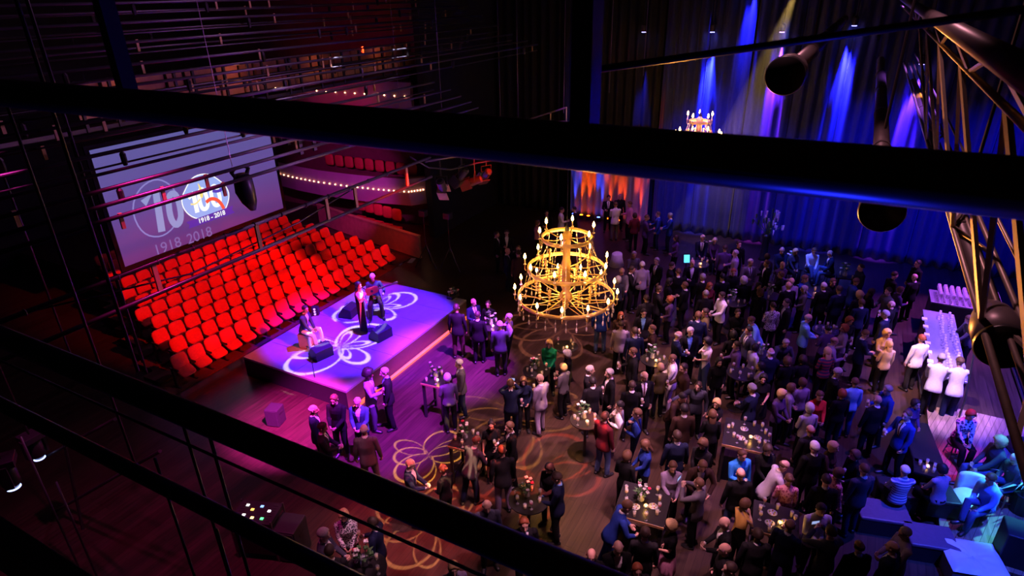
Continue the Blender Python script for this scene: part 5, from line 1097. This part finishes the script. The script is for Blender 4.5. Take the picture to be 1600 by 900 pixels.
# glasses and phones in people's hands
n_ = 0
for g in guests:
    o, hair, outfit, pose, d, lm, px, py = g
    if pose in ('g','G','S','p','t') and py > 470:
        P = PM[pose]; c = P['R'] + V(.075, .03, -.06); m_ = Matrix.Translation(o.location) @ Matrix.Rotation(o.rotation_euler[2], 4, 'Z') @ Matrix.Scale(o.scale[0], 4)
        q = m_ @ c; lab = 'wine glass held by ' + o['label'].split(', near')[0].replace(' with white shirt', '').replace(' with blue shirt', '') + ', near' + (o['label'].split(', near')[1] if ', near' in o['label'] else ' the crowd')
        wine_glass(q, ' '.join(lab.split()[:16]), 'glasses in hand', n_ % 3 == 0); n_ += 1
    if pose == 'k':
        P = PM[pose]; m_ = Matrix.Translation(o.location) @ Matrix.Rotation(o.rotation_euler[2], 4, 'Z'); q = m_ @ ((P['R']+P['L'])/2 + V(.10,0,.05)); t = empty('mobile_phone', q, o.rotation_euler[2]); tag(t, 'mobile phone raised by person in ' + outfit, 'phone')
        b = MB(); b.box((0,0,0), (.009,.15,.075)); cs_ = b.build('case', M_tab, t, bevel=.003); b = MB(); b.box((-.006,0,0), (.002,.14,.066)); b.build('display', mat('phone_display', (.1,.15,.3), .2, emit=(.4,.5,.9), strength=.8, vary=0), cs_)
# tablet sign
p = at(1073, 404, z=1.32); t = empty('tablet_stand', (p.x, p.y, 0), math.pi+.5); tag(t, 'bright cyan tablet on a stand in the far crowd', 'tablet')
b = MB(); b.tube([(0,0,0),(0,0,1.2)], .02, 8); b.lathe([(.18,0),(.18,.02)], n=14); b.build('stand', M_tab, t); Mt = Matrix.Rotation(-.3, 3, 'Y')
b = MB(); b.box((0,0,1.32), (.02,.24,.32), M=Mt); b.build('frame', M_tab, t); b = MB(); b.box((.013,0,1.32), (.004,.20,.28), M=Mt); b.build('display', mat('tablet_display', (.1,.3,.4), .3, emit=(.10,.75,1), strength=1.6, vary=0), t)
# tall flower stand before the curtain, low tables of the seated guests
p = at(1192, 405, z=0); t = empty('flower_stand', (p.x, p.y, 0)); tag(t, 'tall flower stand with violet lit blooms before the curtain', 'flowers')
b = MB(); b.smooth = True; b.lathe([(.20,0),(.16,.1),(.13,.8),(.20,1.0),(.16,1.1)], n=18); b.build('pedestal_vase', M_tab, t); r_ = random.Random(3)
for k in range(34):
    a = r_.uniform(0,6.28); q = r_.uniform(.1,.62); h = 1.25 + r_.uniform(.1,.95)*(1-q*.5); b = MB(); b.tube([(0,0,1.05),(math.cos(a)*q*.5,math.sin(a)*q*.5,(1.05+h)/2),(math.cos(a)*q,math.sin(a)*q,h)], .008, 5); sm_ = b.build('stem', M_leaf, t)
    b = MB(); b.smooth = True
    for j in range(4): b.ball((math.cos(a)*q, math.sin(a)*q, h - .05*j), (.045-.006*j,.045-.006*j,.035), 6, 4)
    b.build('bloom', mat('bloom_lilac', (.60,.40,.62), .6) if k % 3 else M_leaf, sm_)
for px, py, w_, lb in ((1108,396,.9,'low table before the white haired couple'), (1235,416,.8,'low table before the seated quartet'), (1322,432,.6,'low dark table with candle and flowers beside the quartet')):
    p = at(px, py, z=.6); t = empty('low_table', (p.x, p.y, 0), .2); tag(t, lb, 'table'); b = MB(); b.box((0,0,.575), (w_*.6,w_,.05)); b.build('table_top', M_tab, t)
    for sx in (-1,1):
        for sy in (-1,1): b = MB(); b.box((sx*w_*.25,sy*w_*.43,.275), (.05,.05,.55)); b.build('leg', M_tab, t)
    for k in range(3): tumbler((p.x+.1*k-.1, p.y+.2*k-.2, .6), 'tumbler on the ' + lb, 'tumblers on the ' + lb)
    bouquet((p.x, p.y+.05, .6), 'flower vase on the ' + lb, False, int(px), 1.3)
p = at(965, 382, z=.9); t = empty('white_draped_table', (p.x, p.y, 0)); tag(t, 'small table under a pale cloth near the orange lit drapes', 'table'); b = MB(); b.smooth = True; b.loft([(0,0,.02,.36,.30),(0,0,.3,.27,.22),(0,0,.5,.25,.20),(0,0,.52,.23,.18)], 20); b.build('cloth', mat('pale_cloth', (.75,.70,.78), .8), t)
# ---------------------------------------------------------------- bar
M_bar_top = mat('bar_top_steel', (.55,.55,.62), .22, .6, vary=.1); M_barbody = mat('bar_body', (.05,.045,.06), .5)
def bar_unit(c0, c1, label, n):
    (xa, ya), (xb, yb) = c0, c1; t = empty('bar_counter', ((xa+xb)/2, (ya+yb)/2, 0)); tag(t, label, 'bar counter'); dx, dy = abs(xb-xa), abs(yb-ya)
    b = MB(); b.box((0,0,.52), (dx-.08,dy-.08,1.04)); bo_ = b.build('body', M_barbody, t); b = MB(); b.box((0,0,1.065), (dx,dy,.05)); b.build('counter_top', M_bar_top, t, bevel=.01)
    b = MB(); b.box((0,dy/2-.02,.12), (dx,.04,.08)); b.build('kick_rail', M_chrome, bo_)
    for k in range(int(dx/.6)):
        b = MB(); b.box((-dx/2+.3+.6*k,dy/2-.035,.6), (.52,.02,.72)); b.build('front_panel', mat('bar_front_panel', (.08,.07,.10), .4), bo_)
    return t
bar_unit((16.6,-3.75), (20.6,-2.95), 'long bar counter with glasses glowing violet', 0)
bar_unit((21.3,-5.0), (22.3,-3.2), 'rear bar counter carrying racks of glasses', 1)
bar_unit((16.9,-5.9), (21.0,-5.3), 'back bar shelf unit behind the bartender', 2)
M_vglass = mat('glass_violet_lit', (.85,.80,.95), .08, alpha=.6, vary=0, spec=.9)
r_ = random.Random(11)
for k in range(46):
    x, y = 16.8 + 3.6*(k % 23)/23, -3.58 + .24*(k//23) + r_.uniform(-.03,.03); t = empty('wine_glass', (x, y, 1.09)); tag(t, 'empty stemmed glass, %s along the %s row on the long bar counter' % (ordn(k % 23 + 1), 'rear' if k < 23 else 'front'), 'glass', 'glass rows on the long bar counter'); put(me_wg, 'bowl_and_stem', M_vglass, t)
for k in range(60):
    x, y = 21.4 + .14*(k % 6), -4.9 + .165*(k//6); t = empty('wine_glass', (x, y, 1.09)); tag(t, 'empty stemmed glass, %s in the %s row on the rear bar counter' % (ordn(k % 6 + 1), ordn(k//6 + 1)), 'glass', 'glass rows on the rear bar counter'); put(me_wg, 'bowl_and_stem', M_vglass, t).scale = (1.5,1.5,1.5)
b_ = MB(); b_.smooth = True; b_.lathe([(.038,0),(.04,.02),(.04,.19),(.015,.24),(.014,.30)], n=12); me_bt = b_.mesh('glass_body'); b_ = MB(); b_.lathe([(.016,.295),(.016,.325)], n=8); me_cp = b_.mesh('cap'); b_ = MB(); b_.lathe([(.0415,.06),(.0415,.15)], n=12); me_lb = b_.mesh('paper_label')
for k in range(22):
    x = 17.0 + 3.8*k/22; t = empty('bottle', (x, -5.55 + .12*(k % 2), 1.09)); tag(t, 'bottle standing on the back bar shelf, %s along' % ordn(k+1), 'bottle', 'bottles on the back bar'); c_ = ((.10,.22,.08),(.35,.16,.04),(.65,.70,.75),(.05,.10,.30))[k % 4]
    put(me_bt, 'glass_body', mat('bottle_glass_%d' % (k % 4), c_, .1), t); put(me_cp, 'cap', M_chrome, t); put(me_lb, 'paper_label', mat('bottle_label', (.7,.68,.62), .7), t)
for k in range(7):
    t = empty('drinks_crate', (16.75+.52*k, -2.98+.0, 1.09)); tag(t, 'small stack of white napkins at the front of the bar, %s along' % ordn(k+1), 'napkins', 'napkin stacks on the bar'); b = MB(); b.box((0,.02,.02), (.16,.13,.04)); b.build('paper_stack', mat('paper_white', (.78,.78,.82), .8), t); t.name = 'napkin_stack'
t = empty('back_shelf', (19.0, -5.95, 1.09)); tag(t, 'blue lit wall shelf behind the bar', 'shelf')
for k in range(2): b = MB(); b.box((0,0,.55+.5*k), (4.0,.28,.04)); b.build('board', M_barbody, t)
for s in (-2,0,2): b = MB(); b.box((s,0,.55), (.04,.28,1.1)); b.build('side', M_barbody, t)
p = at(1531, 560, z=.9); t = empty('floor_spotlight', (16.1, -4.55, 0)); tag(t, 'black lamp on a slanted stand beside the bar', 'lamp')
pe = at(1528, 520, X=16.6); pf = at(1508, 625, X=16.4); base = V(16.1,-4.55,0)
b = MB(); b.tube([pf-base, pe-base], .025, 8); b.tube([pf-base, V(pf.x,pf.y,0)-base], .025, 8); b.build('stand', M_rail, t); b = MB(); b.smooth = True; d = V(.15,-.4,-.25).normalized(); b.tube([pe-base-d*.25, pe-base+d*.3], [.13,.16], 14); b.build('housing', M_rail, t)
# ---------------------------------------------------------------- lounge on a low platform
M_lw = wood('lounge_deck', (.40,.27,.18), (.30,.20,.13), .12, 0.3); 
slab('floor_lounge', (14.1, -4.2, .09), (5.4, 2.3, .18), M_lw)
M_black_up = mat('black_upholstery', (.015,.015,.018), .5); M_whleather = mat('white_leather', (.72,.70,.74), .35, vary=.05); M_benchtop = mat('bench_grey_top', (.12,.08,.12), .45)
def box_seat(px, py, z, dx, dy, h, rz, m, name, label, tuft=False, base=0.0):
    p = at(px, py, z=base+h); t = empty(name, (p.x, p.y, base), rz); tag(t, label, 'seat'); b = MB(); b.box((0,0,h*.40), (dx*.98,dy*.98,h*.80)); b.build('base', M_black_up if not tuft else mat('ottoman_base', (.28,.22,.26), .5), t)
    b = MB(); b.smooth = True
    if tuft:
        N = 26; vs = []; fs = []
        for i in range(N+1):
            for j in range(N+1):
                u, v = i/N*2-1, j/N*2-1; e = max(abs(u), abs(v)); rr = math.hypot(u, v); z_ = h - .05*max(0, e-.8)/.2 - .07*math.exp(-(rr/.2)**2) + .022*math.cos(math.atan2(v, u)*8)*math.exp(-(rr/.75)**2)*min(1, rr/.15)
                vs.append((u*dx/2, v*dy/2, z_))
        for i in range(N):
            for j in range(N): a = i*(N+1)+j; fs.append((a, a+N+1, a+N+2, a+1))
        b.add(vs, fs); cu_ = b.build('cushion', m, t); b = MB(); b.ball((0,0,h-.035), (.025,.025,.012), 10, 6); b.build('button', m, cu_)
    else: b.smooth = False; b.box((0,0,h*.90), (dx,dy,h*.20)); b.build('cushion', m, t, bevel=.03)
    return t
box_seat(1380,796,.42,.62,.95,.42,.25,M_benchtop,'lounge_bench','long low bench lit blue at the foot of the lounge')
box_seat(1455,836,.42,.62,.85,.42,.25,M_benchtop,'lounge_bench','low bench lit purple beside the white ottoman')
box_seat(1522,868,.42,.85,.95,.42,.25,M_whleather,'tufted_ottoman','white tufted leather ottoman at the lounge corner', True)
box_seat(1402,760,.46,.60,.66,.50,.3,M_black_up,'cube_armchair','black cube armchair under the person in plaid')
box_seat(1470,770,.40,.55,.60,.42,.3,M_black_up,'cube_stool','black cube stool under the person in lilac top',False,.18)
box_seat(1440,690,.40,1.6,.6,.40,.15,M_black_up,'lounge_sofa','black low sofa along the lounge edge',False,.18)
seated(1414,736,'U','s','sh','w','Tplaid','black','white haired person in pale plaid shirt seated with back turned','', .05, False)
seated(1472,733,'U','z','bo','k','Tlilac','black','black haired person in lilac top seated on the lounge platform','', .18, False)
seated(1517,648,'D','z','bo','o','Tprint','black','person in white printed top seated at the lounge end','stool under the person in printed top', .18)
seated(1562,690,'L','s','cu','y','Tslate','jeans','person with blond curls seated in the blue lounge light','stool under the person with blond curls', .18)
seated(1586,716,'L','v','ba','-','Tslate','jeans','bald person seated cross-legged in the blue lounge light','stool under the bald lounge person', .18)
seated(1548,748,'L','v','sh','n','Tsky','jeans','person in pale blue jacket slouching in the tub chair','', .18, False)
p = at(1518, 780, z=.5); t = empty('tub_chair', (p.x, p.y, .18), 2.2); tag(t, 'pale tub armchair with rounded back in the cyan light', 'chair'); M_tub = mat('tub_pale', (.50,.48,.55), .5)
b = MB(); b.smooth = True; b.tube([(.36*math.cos(a), .36*math.sin(a), .48) for a in [math.pi*.45 + math.pi*1.1*k/12 for k in range(13)]], .26, 8, .22, 1.0); b.build('backrest', M_tub, t)
b = MB(); b.smooth = True; b.lathe([(.30,.14),(.34,.2),(.34,.34),(.28,.38)], n=20); b.build('seat', M_tub, t)
for k in range(4): a = k*math.pi/2+.78; b = MB(); b.tube([(math.cos(a)*.24,math.sin(a)*.24,.16),(math.cos(a)*.27,math.sin(a)*.27,0)], .018, 6); b.build('leg', M_chrome, t)
p = at(1448, 733, z=.55); t = empty('side_table', (p.x, p.y, .18)); tag(t, 'small dark lounge table with glasses and a candle', 'table'); b = MB(); b.box((0,0,.38), (.5,.5,.04)); b.build('table_top', M_tab, t); b = MB(); b.box((0,0,.18), (.08,.08,.36)); b.build('pedestal', M_tab, t)
for k in range(5): tumbler((p.x+.15*math.cos(k*1.3), p.y+.15*math.sin(k*1.3), .58), 'tumbler on the small dark lounge table', 'lounge table tumblers')
q = empty('candle_holder', (p.x, p.y, .58)); tag(q, 'lit candle on the small dark lounge table', 'candle'); put(me_ch, 'glass_holder', M_glass, q); put(me_cf, 'flame', M_cflame, q)
p = at(1428, 768, z=.2); b = MB(); b.smooth = True; b.loft([(0,0,0,.14,.10),(.01,0,.04,.12,.09),(.0,.01,.09,.05,.05),(.02,0,.11,.02,.02)], 9); o = b.build('crumpled_napkin', mat('paper_white', (.78,.78,.82), .8), None, (p.x, p.y, .18)); tag(o, 'crumpled white napkin on the lounge deck', 'napkin')
# leafy plant with pale fronds in a dark planter
p = at(1600, 790, z=.4); t = empty('potted_plant', (p.x+.1, p.y, .18)); tag(t, 'large plant with pale cyan lit fronds in a dark planter', 'plant'); b = MB(); b.lathe([(.20,0),(.28,.5),(.26,.52)], n=18); b.build('planter', M_black_up, t); r_ = random.Random(8)
for k in range(46):
    a = r_.uniform(0,6.28); q = r_.uniform(.25,.75); h = r_.uniform(.75,1.35); b = MB(); b.smooth = True; m_ = V(math.cos(a)*q*.5, math.sin(a)*q*.5, h); b.tube([(0,0,.45), m_*.6+V(0,0,.25), m_, V(math.cos(a)*q, math.sin(a)*q, h-.08)], [.01,.02,.024,.004], 6, 1, .25); b.build('frond', mat('frond_pale', (.30,.45,.34), .5), t)
p = at(1582, 850, z=.5); b = MB(); b.box((p.x, p.y-.1, .45), (.55, .6, .9)); tag(b.build('planter_box', M_black_up, bevel=.02), 'dark planter box at the near end of the lounge', 'planter')
t = empty('equipment_case', (15.3, -4.9, .18), .3); tag(t, 'dark padded case lying on the lounge edge beside the bar', 'case'); b = MB(); b.box((0,0,.14), (.9,.5,.28)); b.build('shell', M_black_up, t, bevel=.05); b = MB(); b.tube([(-.15,-.26,.16),(-.1,-.30,.18),(.1,-.30,.18),(.15,-.26,.16)], .015, 6); b.build('handle', M_black_up, t)
# ---------------------------------------------------------------- mixing desk and dark gear at the lower left
p = at(400, 800, z=1.0); t = empty('mixing_desk', (p.x, p.y, 0), .35); tag(t, 'mixing desk with small lit controls in a metal rack', 'mixing desk')
b = MB(); b.box((0,0,.95), (.55,.85,.10)); con_ = b.build('console', M_rail, t)
for s in (-1,1):
    for s2_ in (-1,1): b = MB(); b.box((s*.25,s2_*.43,.52), (.03,.03,1.04)); b.build('rack_post', M_chrome, t)
b = MB(); b.box((0,0,.40), (.50,.80,.5)); b.build('rack_case', M_rail, t)
for k, (x, y, c_) in enumerate(((-.15,-.2,(.1,1,.3)),(-.15,.0,(1,.8,.3)),(-.1,.2,(.9,.9,.8)),(.05,-.25,(.9,.9,1)),(.05,.1,(1,.5,.1)),(.15,.25,(.9,.9,.9)),(.15,-.05,(.2,.4,1)))):
    b = MB(); b.box((x,y,1.005), (.05,.06,.012)); b.build('control_light', mat('control_%d' % k, c_, .4, emit=c_, strength=2.2, vary=0), con_)
for k in range(14): b = MB(); b.box((-.2+.4*(k % 7)/6, -.32+.62*(k//7), 1.006), (.012,.09,.014)); b.build('fader', M_chrome, con_)
for px, py, dx, dy, h, lb in ((430,648,.36,.36,.5,'black loudspeaker cabinet beside the stage corner'), (455,840,.5,.5,.8,'dark flight case beside the mixing desk')):
    p = at(px, py, z=h/2); t = empty('loudspeaker' if 'loud' in lb else 'flight_case', (p.x, p.y, 0), .3); tag(t, lb, 'speaker' if 'loud' in lb else 'case'); b = MB(); b.box((0,0,h/2), (dx,dy,h)); b.build('cabinet', M_mon, t, bevel=.02); b = MB(); b.box((-dx/2-.006,0,h/2), (.012,dy*.9,h*.9)); b.build('grille', M_grille, t)
    for s in (-1,1): b = MB(); b.box((0,s*dy/2,h*.7), (.16,.02,.05)); b.build('handle', M_steel, t)
for px, py, lb in ((668,415,'dark lamp tripod at the barrier end'), (705,420,'dark gear with a blue gleam past the barrier')):
    p = at(px, py, z=0); t = empty('lamp_tripod', (p.x, p.y, 0)); tag(t, lb, 'tripod'); b = MB()
    for a in (.3,2.4,4.5): b = MB(); b.tube([(0,0,.9),(.5*math.cos(a),.5*math.sin(a),.0)], .02, 6); b.build('leg', M_rail, t)
    b = MB(); b.tube([(0,0,.7),(0,0,2.2)], .02, 6); b.build('pole', M_rail, t); b = MB(); b.box((0,0,2.25), (.25,.3,.25)); b.build('lamp_head', M_rail, t, bevel=.02)
for k, (px, py) in enumerate(((625,411),(643,407))):
    p = at(px, py, z=.02); b = MB(); b.box((0,0,.012), (.5,.2,.024)); tag(b.build('floor_plate', mat('pale_plate', (.6,.55,.6), .5), None, (p.x,p.y,0), .3), ['pale plate on the floor at the end of the seats', 'second pale plate on the floor past the seats'][k], 'plate')
